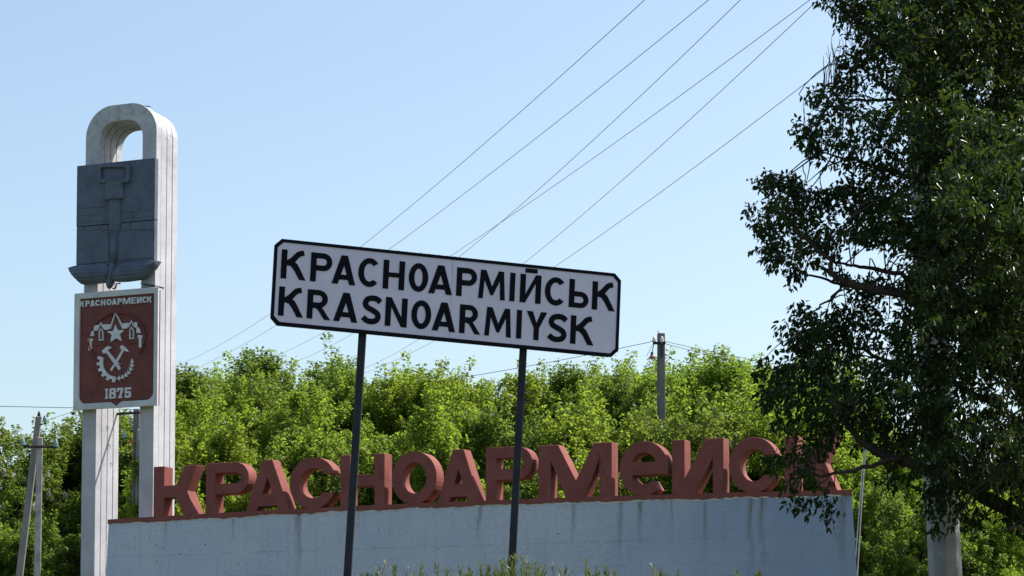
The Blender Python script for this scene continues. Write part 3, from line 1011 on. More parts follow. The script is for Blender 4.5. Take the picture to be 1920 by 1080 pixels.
def sqpole(name, p0, p1, w0, w1, m, parent, loc, rz=0.35):
    c, s = math.cos(rz), math.sin(rz)
    def q(P, h):
        return [tuple(np.asarray(P) - loc + np.array([a * c - b_ * s, a * s + b_ * c, 0]) * h / 2) for a, b_ in ((-1, -1), (1, -1), (1, 1), (-1, 1))]
    o = MB().hexa(q(p0, w0), q(p1, w1)).build(name, m, parent)
    bevel(o, 0.02, 2)
    return o


INS = [(0.018, 0), (0.018, .03), (0.055, .035), (0.06, .06), (0.04, .085), (0.05, .095), (0.048, .12), (0.03, .14), (0.035, .16), (0.015, .185)]


def insulator(parent, P, loc, m, k=1.0):
    return MB().lathe(np.asarray(P) - loc, [(r * k, z * k) for r, z in INS], 10).build('insulator', m, parent, True)


def wire(name, pts, r, label, group=None, m=None, cat='wire'):
    c = np.mean(pts, axis=0)
    o = MB().tube(np.asarray(pts) - c, r, 5).build(name, m or M_WIRE, None, True, label=label, cat=cat, group=group)
    o.location = tuple(c)
    return o


# pole behind the lettering, with a hanging lamp
D = 63.0
tp = at(1239.5, 625, D)
loc = np.array([tp[0], D, GZ])
pA = empty('utility_pole', loc, 0, label='single grey concrete pole rising behind the red letters with a hanging lamp', cat='utility pole')
sqpole('pole', (tp[0] - .02, D, GZ - .3), (tp[0], D, tp[2]), 0.23, 0.17, M_POLE2, pA, loc, 0.25)
a_, c_ = at(1224, 643.5, D - .14), at(1248, 645, D - .14)
MB().box(a_[0] - loc[0], c_[0] - loc[0], -0.18, -0.12, a_[2] - loc[2] - .03, a_[2] - loc[2] + .03).build('bracket', M_IRON, pA)
bt_ = at(1241, 670, D - .14)
MB().box(bt_[0] - loc[0] - .02, bt_[0] - loc[0] + .015, -0.17, -0.12, bt_[2] - loc[2], a_[2] - loc[2] - .03).build('strap', M_IRON, pA)
i1 = at(1226.5, 643, D - .15); insulator(pA, i1, loc, M_PORC, 0.95)
i2 = at(1241.2, 643, D - .17); insulator(pA, i2, loc, M_PORC, 0.95)
MB().tube([np.array(at(1234, 625, D)) - loc, np.array(at(1234, 620, D)) - loc], 0.012, 5).build('top_pin', M_IRON, pA)
lp = at(1222.5, 672, D - .15)
lmp = empty('hanging_lamp', lp, 0, label='small red shaded lamp hanging from the bracket of the single pole', cat='street lamp')
up_ = at(1226, 645, D - .15) - lp
MB().tube([up_, (0.0, 0, 0.11)], 0.012, 5).build('lamp_rod', M_IRON, lmp)
MB().lathe((0, 0, 0), [(0.095, 0), (0.09, .02), (0.05, .06), (0.04, .10)], 12).build('lamp_shade', M_LAMPR, lmp, True)
MB().lathe((0, 0, .1), [(0.035, 0), (0.035, .05), (0.015, .07)], 10).build('lamp_socket', M_IRON, lmp, True)
MB().lathe((0, 0, -.04), [(0.01, 0), (0.035, .015), (0.03, .05)], 10).build('bulb', M_PORC, lmp, True)


def px_wire(name, pxs, D0, D1, r, label, group=None, cat='wire', n=24):
    P = np.array(pxs, float)
    t = np.linspace(0, 1, len(P)) if len(P) < 3 else np.r_[0, np.cumsum(np.hypot(*np.diff(P, axis=0).T))]
    t = t / t[-1]
    dg = min(2, len(P) - 1)
    fx, fy = np.polyfit(t, P[:, 0], dg), np.polyfit(t, P[:, 1], dg)
    tt = np.linspace(0, 1, n)
    pts = [at(np.polyval(fx, k), np.polyval(fy, k), D0 + (D1 - D0) * k) for k in tt]
    return wire(name, pts, r, label, group, cat=cat)


px_wire('service_wire', [(1225, 638), (1165, 655), (930, 697), (725, 729), (560, 752)], D - .2, D + 9, 0.0085, 'thin wire sagging left from the single pole behind the road sign')
px_wire('service_wire', [(1246, 640), (1330, 658), (1425, 678), (1600, 708)], D - .2, D + 5, 0.008, 'upper of two thin wires running right from the single pole')
px_wire('service_wire', [(1248, 645), (1330, 665), (1425, 688), (1600, 722)], D - .2, D + 5, 0.008, 'lower of two thin wires running right from the single pole')
px_wire('loose_wire', [(1226, 641), (1219, 655), (1212, 668)], D - .2, D - .2, 0.006, 'loose broken wire end dangling beside the hanging lamp', n=8)

# twin-legged pole on the left
D = 60.0
ml, mt = at(70, 1080, D), at(74.5, 820, D)
ll, lt = at(36.5, 1080, D + .05), at(73, 781, D + .28)
loc = np.array([ml[0], D, GZ])
pB = empty('utility_pole', loc, 0, label='twin legged grey concrete pole with teal glass insulators at the left edge', cat='utility pole')
ex = lambda a, b_, z: a + (b_ - a) * ((z - a[2]) / (b_[2] - a[2]))
sqpole('upright_leg', ex(ml, mt, GZ - .3), mt, 0.17, 0.14, M_PALEPOLE, pB, loc, 0.3)
sqpole('leaning_leg', ex(ll, lt, GZ - .3), lt, 0.19, 0.15, M_POLE, pB, loc, 0.1)
a_, c_ = at(44, 837, D - .12), at(106, 838, D - .12)
MB().tube([a_ - loc, c_ - loc], 0.035, 6).build('crossarm', M_IRON, pB)
MB().tube([at(64, 822, D) - loc, at(79, 822, D) - loc], 0.02, 6).build('collar', M_RUST, pB)
for px_, py_ in ((43, 838), (105, 841)):
    insulator(pB, at(px_, py_, D - .12), loc, M_GLASSI, 1.15)
    P = [at(px_ + dx, py_ + dy, D - .12 + k) - loc for dx, dy, k in ((-3, -12, 0), (4, -21, .1), (14, -22, .2), (20, -18, .3), (18, -12, .4))]
    MB().tube(P, 0.009, 5).build('jumper_wire', M_CABLE, pB)
insulator(pB, lt - np.array([0, 0, .02]), loc, M_IRON, 0.8)
insulator(pB, at(84, 794, D - .05), loc, M_GLASSI, 1.1)
MB().tube([at(75, 796, D + .1) - loc, at(86, 794, D - .05) - loc], 0.018, 5).build('insulator_pin', M_IRON, pB)
px_wire('service_wire', [(-260, 759), (-60, 761.5), (140, 764), (252, 768)], 57, 60, 0.0085, 'level thin wire crossing the sky left of the white tower')
px_wire('service_wire', [(-80, 856), (0, 838), (24, 830), (42, 829)], 60, 59.9, 0.008, 'thin wire reaching the left glass insulator of the twin legged pole')
px_wire('service_wire', [(85, 789), (115, 779), (150, 768), (200, 752)], 60, 62, 0.008, 'thin wire rising right from the top of the twin legged pole')

# pole glimpsed between the tower legs
D = 60.0
tp = at(256, 767, D)
loc = np.array([tp[0], D, GZ])
pC = empty('utility_pole', loc, 0, label='dark concrete pole glimpsed between the legs of the white tower', cat='utility pole')
sqpole('pole', (tp[0] - .03, D, GZ - .3), (tp[0], D, tp[2]), 0.19, 0.15, M_POLE2, pC, loc, 0.2)
q_ = at(259.5, 805, D - .1)
sqpole('strut', (q_[0] - .02, D - .12, GZ - .3), (q_[0] + .0, D - .12, q_[2]), 0.10, 0.08, M_POLE, pC, loc, 0.4)
MB().tube([at(238, 829, D - .1) - loc, at(256, 829, D - .1) - loc], 0.03, 6).build('crossarm', M_RUST, pC)
insulator(pC, at(233, 824, D - .1), loc, M_GLASSI, 1.1)
MB().tube([at(x, y, D - .1) - loc for x, y in ((233, 812), (229, 806), (226, 803))], 0.009, 5).build('jumper_wire', M_CABLE, pC)
MB().tube([at(x, y, D - .1) - loc for x, y in ((240, 780), (241, 790), (246, 797))], 0.009, 5).build('jumper_wire', M_CABLE, pC)

# near pale pole among the branches of the big tree
D = 26.0
bl_, tl2 = at(1773, 1080, D), at(1741, 480, D)
loc = np.array([ex(bl_, tl2, GZ)[0], D, GZ])
pD = empty('utility_pole', loc, 0, label='thick pale concrete pole standing half hidden in the big dark tree', cat='utility pole')
b0, t0 = ex(bl_, tl2, GZ - .3), ex(bl_, tl2, 13.0)
o = MB().tube([b0 - loc, t0 - loc], [0.185, 0.135], 8, phase=PI / 8 + .25).build('pole', M_PALEPOLE, pD)
bevel(o, 0.015, 2)
sqt = t0 - loc
o = MB().box(sqt[0] - 1.3, sqt[0] + 1.3, -0.2, -0.1, sqt[2] - .35, sqt[2] - .25).build('crossarm', M_IRON, pD)

# ------------------------------------------------------------------ overhead lines sweeping up to the right
LINES = [
    ([(1202.4, 0), (1100, 99.6), (970, 220), (679.4, 461.7), (505.8, 586.5), (363, 672.4)], 'uppermost overhead wire, leftmost where it leaves the top of the sky'),
    ([(1322.5, 0), (1100, 186.2), (1058.8, 220), (731.5, 466.9), (512, 611.5), (384.7, 684)], 'second overhead wire from the left, passing the lower left corner of the road sign'),
    ([(1380, 0), (1100, 277), (1120, 260.2), (940.8, 417), (865, 478.8), (653, 626), (551, 681)], 'third overhead wire at the top, steeper one of the two that cross'),
    ([(1515, 0), (1139, 280), (940.8, 417), (849.5, 476.7), (608, 621), (518.8, 668)], 'fourth overhead wire at the top, flatter one of the two that cross'),
    ([(1528, 0), (1237.5, 280), (985, 493.6), (776, 638), (682.6, 693)], 'fifth overhead wire, leaving the top beside the big tree'),
    ([(1580, 98), (1352, 280), (1044, 500), (806, 641), (682.6, 701)], 'lowest overhead wire, running out of the bare twigs of the big tree'),
]
for P, lab in LINES:
    P = np.array(P)
    n0, f0 = at(*P[0], 27.0), at(*P[-1], 74.0)
    h = (f0 - n0)[:2]
    nrm = np.array([h[1], -h[0], 0.0])
    tt, zz = [], []
    for p in P:
        r = ray(*p)
        k = ((n0 - CP) @ nrm) / (r @ nrm)
        Q = CP + r * k
        tt.append(((Q - n0)[:2] @ h) / (h @ h)); zz.append(Q[2])
    pf = np.polyfit(tt, zz, 2)
    pts = [(n0[0] + h[0] * k, n0[1] + h[1] * k, np.polyval(pf, k)) for k in np.linspace(-0.14, 1.12, 40)]
    wire('overhead_wire', pts, 0.0042, lab, 'overhead wires crossing the sky')

# two pale stay cables beside the right end of the wall
for P, lab in (([(1640, 640), (1627, 775), (1615, 905), (1601, 1090), (1588, 1300)], 'left of two pale stay cables beside the right end of the wall'),
               ([(1634, 690), (1624, 830), (1616, 940), (1607, 1090), (1596, 1300)], 'right of two pale stay cables beside the right end of the wall')):
    pts = [at(x, y, 46.5) for x, y in P]
    pts[-1][2] = GZ - .1
    wire('stay_cable', pts, 0.011, lab, None, M_CABLE, 'cable')

# ------------------------------------------------------------------ foliage


def norm(a):
    return a / (np.linalg.norm(a, axis=-1, keepdims=True) + 1e-9)


def fast_mesh(name, V, Fq, m, k):
    me = bpy.data.meshes.new(name)
    nv, nf = len(V), len(Fq)
    me.vertices.add(nv)
    me.vertices.foreach_set('co', np.ascontiguousarray(V, np.float32).ravel())
    me.loops.add(nf * k)
    me.loops.foreach_set('vertex_index', np.ascontiguousarray(Fq, np.int32).ravel())
    me.polygons.add(nf)
    me.polygons.foreach_set('loop_start', np.arange(0, nf * k, k, dtype=np.int32))
    me.materials.append(m)
    me.update(calc_edges=True)
    return me


def leaf_quads(P, A, N, L, W):
    """one folded diamond per leaf"""
    S = norm(np.cross(A, N))
    N2 = np.cross(S, A)
    L, W = L[:, None], W[:, None]
    mid = P + A * L * 0.42
    V = np.stack([P, mid + S * W / 2 + N2 * W * 0.14, P + A * L - N2 * L * 0.08, mid - S * W / 2 + N2 * W * 0.14], 1).reshape(-1, 3)
    i = np.arange(len(P)) * 4
    return V, np.stack([i, i + 1, i + 2, i + 3], 1)


def leaf_hex(P, A, N, L, W):
    """pointed leaf of two halves folded on the midrib, tip bending down"""
    S = norm(np.cross(A, N))
    N2 = np.cross(S, A)
    L, W = L[:, None], W[:, None]
    m1, m2 = P + A * L * 0.30 + N2 * L * .03, P + A * L * 0.66
    V = np.stack([P, m1 + S * W * .5 + N2 * W * .12, m2 + S * W * .40 + N2 * W * .10, P + A * L - N2 * L * 0.14, m2 - S * W * .40 + N2 * W * .10, m1 - S * W * .5 + N2 * W * .12], 1).reshape(-1, 3)
    i = np.arange(len(P)) * 6
    F1 = np.stack([i, i + 1, i + 2, i + 3], 1)
    F2 = np.stack([i, i + 3, i + 4, i + 5], 1)
    return V, np.concatenate([F1, F2])


def shoots_to_leaves(S0, D, Ls, nl, lrange, spread, droop, r, up=0.7):
    """leaves set along shoots: base point, axis, normal"""
    n = len(S0)
    idx = np.repeat(np.arange(n), nl)
    t = r.random(len(idx)) ** 0.8
    axis = D[idx]
    rad = r.normal(size=(len(idx), 3))
    rad -= axis * np.sum(rad * axis, 1)[:, None]
    rad = norm(rad)
    P = S0[idx] + axis * (t * Ls[idx])[:, None] + rad * (r.random(len(idx)) * spread * (1.05 - 0.6 * t))[:, None]
    A = norm(rad * 0.9 + axis * 0.45 + np.array([0, 0, -1.0]) * droop + r.normal(size=rad.shape) * 0.35)
    N = norm(np.array([0, 0, up]) + rad * 0.6 + r.normal(size=rad.shape) * 0.7)
    L = r.uniform(*lrange, len(idx))
    return P, A, N, L


def make_proto(seed, H, R, nblob, nshoot, nl, mat, spiky=0.3, flower=False, lsize=(0.066, 0.118), zlo=0.16):
    """tree of height H and crown radius R standing at the origin -> (trunk mesh, crown mesh, extra)"""
    r = np.random.default_rng(seed)
    # lobes of the crown
    blobs = []
    for i in range(nblob):
        u = r.random()
        z = H * (zlo + (0.88 - zlo) * u ** 0.85)
        lim = R * math.sqrt(max(0.05, 1 - ((z / H - 0.40) / 0.60) ** 2))
        a = i * 2.399 + r.normal() * 0.4
        q = lim * (0.30 + 0.62 * math.sqrt(r.random()))
        br = R * r.uniform(0.24, 0.40) * (1.05 - 0.35 * z / H)
        blobs.append((q * math.cos(a), q * math.sin(a), z, br))
    for k in range(3):
        blobs.append((r.normal() * R * .22, r.normal() * R * .22, H * (0.86 - .07 * k), R * 0.26))
    Bl = np.array(blobs)
    # trunk and limbs
    mb = MB()
    base = np.array([0, 0, -0.3])
    fork = np.array([r.normal() * .1, r.normal() * .1, H * zlo])
    mb.tube([base, fork * 0.6, fork, np.array([fork[0] * 1.5, fork[1] * 1.5, H * .62])], [0.20, 0.16, 0.14, 0.04], 7)
    for bx, by, bz, br in blobs:
        st = fork + np.array([0, 0, max(0, bz - H * .35) * 0.55])
        mid = st * 0.5 + np.array([bx, by, bz]) * 0.5 + np.array([0, 0, -0.15 * R]) + r.normal(size=3) * .12
        mb.tube([st, mid, np.array([bx, by, bz]), np.array([bx * 1.1, by * 1.1, bz + br * .8])], [0.07, 0.05, 0.03, 0.01], 5)
    # shoots
    S, Dv, LL = [], [], []
    w_ = Bl[:, 3] ** 2
    pick = r.choice(len(Bl), nshoot, p=w_ / w_.sum())
    d = norm(r.normal(size=(nshoot, 3)) + np.array([0, 0, 0.35]))
    rad = Bl[pick, 3] * r.uniform(0.35, 1.0, nshoot) ** 0.8
    S0 = Bl[pick, :3] + d * rad[:, None]
    keep = S0[:, 2] > 0.25
    S0, d = S0[keep], d[keep]
    Dv = norm(d * 0.8 + np.array([0, 0, 0.75]) + r.normal(size=d.shape) * 0.35)
    Ls = r.uniform(0.30, 0.62, len(S0))
    tall = r.random(len(S0)) < spiky * (S0[:, 2] > H * 0.70)
    Ls[tall] *= r.uniform(1.5, 2.6, tall.sum())
    Dv[tall] = norm(np.array([0, 0, 1.0]) + r.normal(size=(tall.sum(), 3)) * 0.18)
    # bare stems
    for i in r.choice(len(S0), min(140, len(S0)), replace=False):
        mb.tube([S0[i] - Dv[i] * .3, S0[i] + Dv[i] * Ls[i]], [0.012, 0.004], 3, cap=False)
    P, A, N, L = shoots_to_leaves(S0, Dv, Ls, nl, lsize, 0.22, 0.35, r)
    V, Fq = leaf_quads(P, A, N, L, L * r.uniform(0.50, 0.72, len(L)))
    crown = fast_mesh('crown', V, Fq, mat, 4)
    trunk = newmesh('trunk', mb.V, mb.F, M_BARK, True)
    extra = None
    if flower:
        top = r.choice(np.where((d[:, 1] < 0.1) & (S0[:, 1] < 0.6))[0], 60, replace=False)
        fS = S0[top] + d[top] * 0.25
        fP, fA, fN, fL = shoots_to_leaves(fS, np.tile([[0, 0, 1.0]], (60, 1)), np.full(60, 0.30), 60, (0.05, 0.075), 0.10, 0.0, r)
        V, Fq = leaf_quads(fP, fA, fN, fL, fL * 0.9)
        extra = fast_mesh('blossom', V, Fq, M_BLOSSOM, 4)
    return trunk, crown, extra


PH = 9.6
PROTO = [make_proto(11, PH, 3.3, 20, 980, 118, M_LEAF_A, 0.35), make_proto(12, PH, 3.0, 17, 900, 118, M_LEAF_B, 0.30), make_proto(13, PH, 3.6, 22, 1050, 118, M_LEAF_A, 0.30),
         make_proto(14, PH, 2.9, 16, 840, 114, M_LEAF_B, 0.75), make_proto(15, PH, 3.4, 20, 1000, 118, M_LEAF_A, 0.25), make_proto(16, PH, 3.2, 18, 880, 116, M_LEAF_B, 0.2, True)]
SHR = [make_proto(21, 5.6, 2.5, 15, 640, 120, M_LEAF_A, 0.2), make_proto(22, 5.6, 2.6, 14, 640, 120, M_LEAF_B, 0.15)]
BG = 'trees growing in the belt behind the monument'


def plant(name, pr, hproto, px, ytop, D, wf, rz, label, cat='tree', group=BG):
    tp = at(px, ytop, D)
    h = (tp[2] - GZ) / hproto
    o = empty(name, (tp[0], D, GZ), rz, label=label, cat=cat, group=group)
    o.scale = (h * wf, h * wf, h)
    for nm_, me in zip(('trunk', 'crown', 'blossom'), pr):
        if me is None: continue
        link(nm_, me, o, kind='stuff' if nm_ != 'trunk' else None)
    return o


TREES = [
    (5, -8, 828, 68, 0.85, 'chestnut tree with white blossom candles at the far left edge'),
    (1, 112, 756, 71, 0.95, 'tall green tree between the twin legged pole and the white tower'),
    (2, 240, 800, 72, 0.9, 'dark leafy tree seen through the legs of the white tower'),
    (3, 362, 678, 70, 0.95, 'slender spiky tree just right of the white tower'),
    (4, 395, 705, 68, 0.8, 'olive green tree above the first red letter K'),
    (1, 430, 690, 73, 0.95, 'tree with dense crown above the first red letter P'),
    (3, 505, 648, 72, 0.95, 'tallest spiky tree, below the lower left corner of the road sign'),
    (4, 600, 692, 69, 0.9, 'round crowned tree just left of the left sign post'),
    (1, 690, 712, 70, 0.8, 'tree directly behind the left sign post'),
    (0, 790, 684, 70, 0.8, 'light green tree with leafy top between the sign posts, left one'),
    (2, 872, 684, 71, 0.8, 'light green tree midway between the two sign posts'),
    (4, 952, 712, 72, 0.75, 'tree behind the right sign post with a low top'),
    (3, 1078, 674, 71, 0.7, 'narrow tree with one spike under the right end of the road sign'),
    (2, 1140, 686, 71, 0.75, 'bright yellow green tree left of the single concrete pole'),
    (0, 1265, 670, 73, 0.9, 'bright yellow green tree directly behind the single concrete pole'),
    (4, 1352, 664, 71, 0.95, 'bright yellow green tree behind the red letters И and C, right of the pole'),
    (2, 1440, 672, 70, 0.9, 'yellow green tree behind the drooping left branches of the big dark tree'),
    (0, 1545, 700, 72, 0.9, 'green tree rising behind the last red letter K'),
    (4, 1660, 800, 68, 0.9, 'light green tree between the wall end and the thick pale pole'),
    (2, 1790, 850, 70, 0.9, 'green tree low behind the thick pale pole'),
    (0, 1905, 880, 70, 1.0, 'green tree at the bottom right corner behind the big dark tree'),
    (0, 455, 684, 77, 0.8, 'tree top showing between the slender tree and the tallest spiky tree'),
    (4, 560, 678, 77, 0.8, 'tree top showing between the tallest spiky tree and the left sign post'),
    (0, 840, 690, 77, 0.8, 'tree top in the back row midway under the road sign'),
    (4, 1015, 712, 76, 0.7, 'low tree top just right of the right sign post'),
    (2, 1200, 680, 77, 0.8, 'tree top in the back row left of the single concrete pole'),
    (0, 1315, 668, 77, 0.85, 'tree top in the back row just right of the single concrete pole'),
    (2, 1400, 674, 77, 0.8, 'tree top in the back row left of the big dark tree'),
    (4, -260, 850, 72, 1.0, 'green tree beyond the left edge, outside the view'),
    (2, 2080, 850, 72, 1.0, 'green tree beyond the right edge, outside the view'),
]
for i, (p, px, yt, D, wf, lab) in enumerate(TREES):
    plant('broadleaf_tree', PROTO[p], PH, px, yt + 12, D, wf * 1.22, (i * 2.1) % 6.28, lab)
SHRUBS = [
    (0, 10, 1000, 66, 'bright bush at the foot of the twin legged pole'),
    (1, 135, 960, 66, 'bush beside the left leg of the white tower'),
    (0, 395, 815, 61.5, 'bush seen through the first red letters K and P'),
    (1, 505, 850, 63, 'darker bush behind the first red letters A and C'),
    (0, 620, 835, 62, 'bush behind the letter H, left of the left sign post'),
    (1, 735, 825, 62, 'bush behind the red letter O'),
    (0, 850, 800, 61, 'bush behind the second red letter A'),
    (1, 985, 805, 62, 'bush behind the red letter P beside the right sign post'),
    (0, 1090, 800, 61, 'bush showing in the gaps of the red letter M'),
    (0, 1205, 790, 69, 'bush behind the round red letter E'),
    (1, 1330, 790, 61, 'bush behind the red letter И'),
    (0, 1430, 770, 61, 'bush seen through the last red letter C'),
    (0, 1540, 830, 61, 'bush behind the last red letter K'),
    (0, 1650, 850, 60, 'bright bush right of the wall end and the stay cables'),
    (1, 1725, 930, 58, 'bush just left of the thick pale pole'),
    (0, 1850, 960, 59, 'bush right of the thick pale pole near the bottom edge'),
]
for i, (p, px, yt, D, lab) in enumerate(SHRUBS):
    plant('shrub', SHR[p], 5.6, px, yt, D, 0.9, (i * 1.7) % 6.28, lab, 'shrub', 'shrubs behind the red lettering')

# ------------------------------------------------------------------ the big dark tree on the right, close to the camera
OUT = [(1548, -60), (1552, 0), (1575, 45), (1592, 70), (1578, 95), (1592, 130), (1560, 150), (1532, 168), (1535, 205), (1506, 245), (1498, 275), (1532, 298), (1562, 330), (1582, 362),
       (1500, 345), (1470, 328), (1443, 318), (1425, 350), (1410, 388), (1422, 420), (1430, 470), (1428, 495), (1450, 508), (1475, 525), (1505, 528), (1550, 512), (1622, 540), (1585, 566), (1530, 556), (1500, 560), (1497, 582), (1462, 600),
       (1470, 622), (1490, 640), (1472, 655), (1435, 668), (1424, 705), (1428, 755), (1448, 790), (1490, 808), (1475, 838), (1442, 850), (1438, 870), (1470, 895), (1500, 898), (1540, 886), (1556, 850), (1575, 822), (1620, 838), (1655, 862), (1668, 915), (1700, 942),
       (1735, 950), (1745, 985), (1760, 1030), (1785, 1020), (1800, 985), (1835, 1000), (1870, 970), (1920, 1000), (2000, 1060), (2250, 1000), (2420, 600), (2380, 100), (2250, -300), (1900, -480), (1620, -330)]
poly = np.array(OUT, float)
HOLES = [(1640, 488, 80, 36, .06), (1540, 500, 40, 22, .3), (1690, 560, 40, 20, .3), (1650, 180, 60, 22, .3), (1600, 60, 30, 30, .4), (1760, 640, 50, 25, .45), (1640, 860, 60, 22, .3), (1840, 180, 40, 40, .5), (1545, 575, 30, 22, .1), (1630, 640, 50, 30, .35), (1700, 330, 40, 40, .6), (1640, 160, 30, 22, .5), (1590, 330, 40, 22, .5), (1590, 470, 28, 20, .55), (1880, 745, 70, 55, .45), (1800, 740, 40, 30, .55),
         (1700, 900, 30, 45, .5), (1600, 690, 30, 22, .5), (1850, 850, 40, 30, .6), (1560, 420, 30, 30, .55), (1870, 480, 35, 25, .6), (1900, 60, 30, 40, .6), (1750, 970, 40, 40, .55), (1860, 940, 60, 40, .4), (1500, 760, 40, 30, .6), (1590, 740, 50, 40, .6), (1484, 824, 22, 14, .2), (1560, 885, 30, 40, .25), (1770, 1020, 38, 55, .4), (1650, 240, 60, 40, .6), (1590, 270, 50, 60, .6)]


def inside(x, y, pg):
    c = np.zeros(len(x), bool)
    j = len(pg) - 1
    for i in range(len(pg)):
        xi, yi, xj, yj = *pg[i], *pg[j]
        hit = ((yi > y) != (yj > y)) & (x < (xj - xi) * (y - yi) / (yj - yi + 1e-9) + xi)
        c ^= hit
        j = i
    return c


def edge_dist(x, y, pg):
    d = np.full(len(x), 1e9)
    for i in range(len(pg)):
        a, b_ = pg[i], pg[(i + 1) % len(pg)]
        v = b_ - a
        t = np.clip(((x - a[0]) * v[0] + (y - a[1]) * v[1]) / (v @ v + 1e-9), 0, 1)
        d = np.minimum(d, np.hypot(x - a[0] - t * v[0], y - a[1] - t * v[1]))
    return d


nr = np.random.default_rng(5)
D0 = 23.0
NC = 1150
cx = nr.uniform(1400, 2420, NC * 4); cy = nr.uniform(-480, 1080, NC * 4)
ok = inside(cx, cy, poly)
cx, cy = cx[ok][:NC], cy[ok][:NC]
ns = 9
sx = np.repeat(cx, ns) + nr.normal(0, 24, len(cx) * ns)
sy = np.repeat(cy, ns) + nr.normal(0, 24, len(cx) * ns)
cd = np.repeat(nr.normal(0, 1, len(cx)), ns)
ex_x, ex_y = nr.uniform(1400, 1950, 5200), nr.uniform(-60, 1060, 5200)       # even fill of the part in view
ok2 = inside(ex_x, ex_y, poly)
sx, sy, cd = np.r_[sx, ex_x[ok2]], np.r_[sy, ex_y[ok2]], np.r_[cd, nr.normal(0, 1, ok2.sum())]
ok = inside(sx, sy, poly)
sx, sy, cd = sx[ok], sy[ok], cd[ok]
keep = np.ones(len(sx), bool)
for hx, hy, rx, ry, pr in HOLES:
    q = ((sx - hx) / rx) ** 2 + ((sy - hy) / ry) ** 2
    keep &= ~((q < 1) & (nr.random(len(sx)) > pr))
ed0 = edge_dist(sx, sy, poly)
keep &= nr.random(len(sx)) < np.clip(0.36 + ed0 / 300, 0, 1)
sx, sy, cd = sx[keep], sy[keep], cd[keep]
ed = edge_dist(sx, sy, poly)
Dd = D0 + cd * np.clip(ed / 110, 0.15, 1.0) * 1.15 + nr.normal(0, .15, len(sx))
near = (sx > 1780) & (sy > 130) & (sy < 420) & (nr.random(len(sx)) < .14)
Dd[near] -= nr.uniform(2.5, 4.5, near.sum())
Dd = np.clip(Dd, 17.5, 25.4)
sprig = [(1483, 925), (1487, 938), (1499, 932), (1503, 948), (1512, 952), (1508, 938), (1517, 962), (1540, 925), (1546, 940), (1553, 953), (1560, 966), (1563, 976), (1550, 962), (1534, 912), (1475, 915)]
edge_i = np.where((ed < 14) & (sx < 1700))[0]
edge_i = nr.choice(edge_i, 110, replace=False)
jx, jy = sx[edge_i] + nr.uniform(-20, 2, 110), sy[edge_i] + nr.uniform(-14, 12, 110)
sx = np.r_[sx, [q[0] for q in sprig], jx]; sy = np.r_[sy, [q[1] for q in sprig], jy]
Dd = np.r_[Dd, np.full(len(sprig), 22.4), Dd[edge_i]]; ed = np.r_[ed, np.zeros(len(sprig) + 110)]
S0 = np.array([at(x, y, d) for x, y, d in zip(sx, sy, Dd)])
outw = norm(S0 - at(1950, 560, D0) + np.array([0, 0, 0.4]))
Dv = norm(outw * 0.7 + np.array([0, 0, -0.25]) + nr.normal(size=S0.shape) * 0.55)
Ls = nr.uniform(0.14, 0.30, len(S0))
S0 = S0 - Dv * Ls[:, None] * 0.6
P, A, N, L = shoots_to_leaves(S0, Dv, Ls, 13, (0.042, 0.080), 0.06, 0.75, nr)
W = L * nr.uniform(0.36, 0.50, len(L))
big = empty('big_leafy_tree', (at(1990, 1000, D0)[0], D0, GZ), 0,
            label='big dark leafy tree filling the right side, seen against the light', cat='tree')
bloc = np.array(big.location)
P = P - bloc
# the leaves nearest the eye along the left outline stay single objects, the rest is one mass
pe = np.repeat(ed, 13)
front = np.argsort(pe + nr.random(len(pe)) * 14 + (np.repeat(Dd, 13) - 22) * 4)[:1200]
single = nr.choice(front, 280, replace=False)
mask = np.ones(len(P), bool); mask[single] = False
V, Fq = leaf_hex(P[mask], A[mask], N[mask], L[mask], W[mask])
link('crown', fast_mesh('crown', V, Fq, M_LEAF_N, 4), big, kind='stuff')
lm = None
Vl, Fl = leaf_hex(np.zeros((1, 3)), np.array([[1.0, 0, 0]]), np.array([[0, 0, 1.0]]), np.array([1.0]), np.array([0.46]))
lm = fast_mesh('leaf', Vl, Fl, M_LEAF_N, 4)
from mathutils import Matrix
for i in single:
    x = A[i]; y = -norm(np.cross(A[i], N[i])); z = np.cross(x, y)
    o = link('leaf', lm, big)
    mt_ = Matrix(((x[0], y[0], z[0], 0), (x[1], y[1], z[1], 0), (x[2], y[2], z[2], 0), (0, 0, 0, 1)))
    o.matrix_local = Matrix.Translation(Vector(P[i])) @ mt_ @ Matrix.Diagonal((L[i], L[i], L[i], 1))
# two more dark trees of the same roadside row stand behind it
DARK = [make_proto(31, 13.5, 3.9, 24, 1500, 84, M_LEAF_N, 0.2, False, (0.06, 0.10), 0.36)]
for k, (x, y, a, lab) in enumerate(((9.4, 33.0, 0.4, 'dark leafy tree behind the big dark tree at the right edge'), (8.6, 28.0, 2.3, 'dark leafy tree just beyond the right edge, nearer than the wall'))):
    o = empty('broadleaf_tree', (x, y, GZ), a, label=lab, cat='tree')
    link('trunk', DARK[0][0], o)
    link('crown', DARK[0][1], o, kind='stuff')
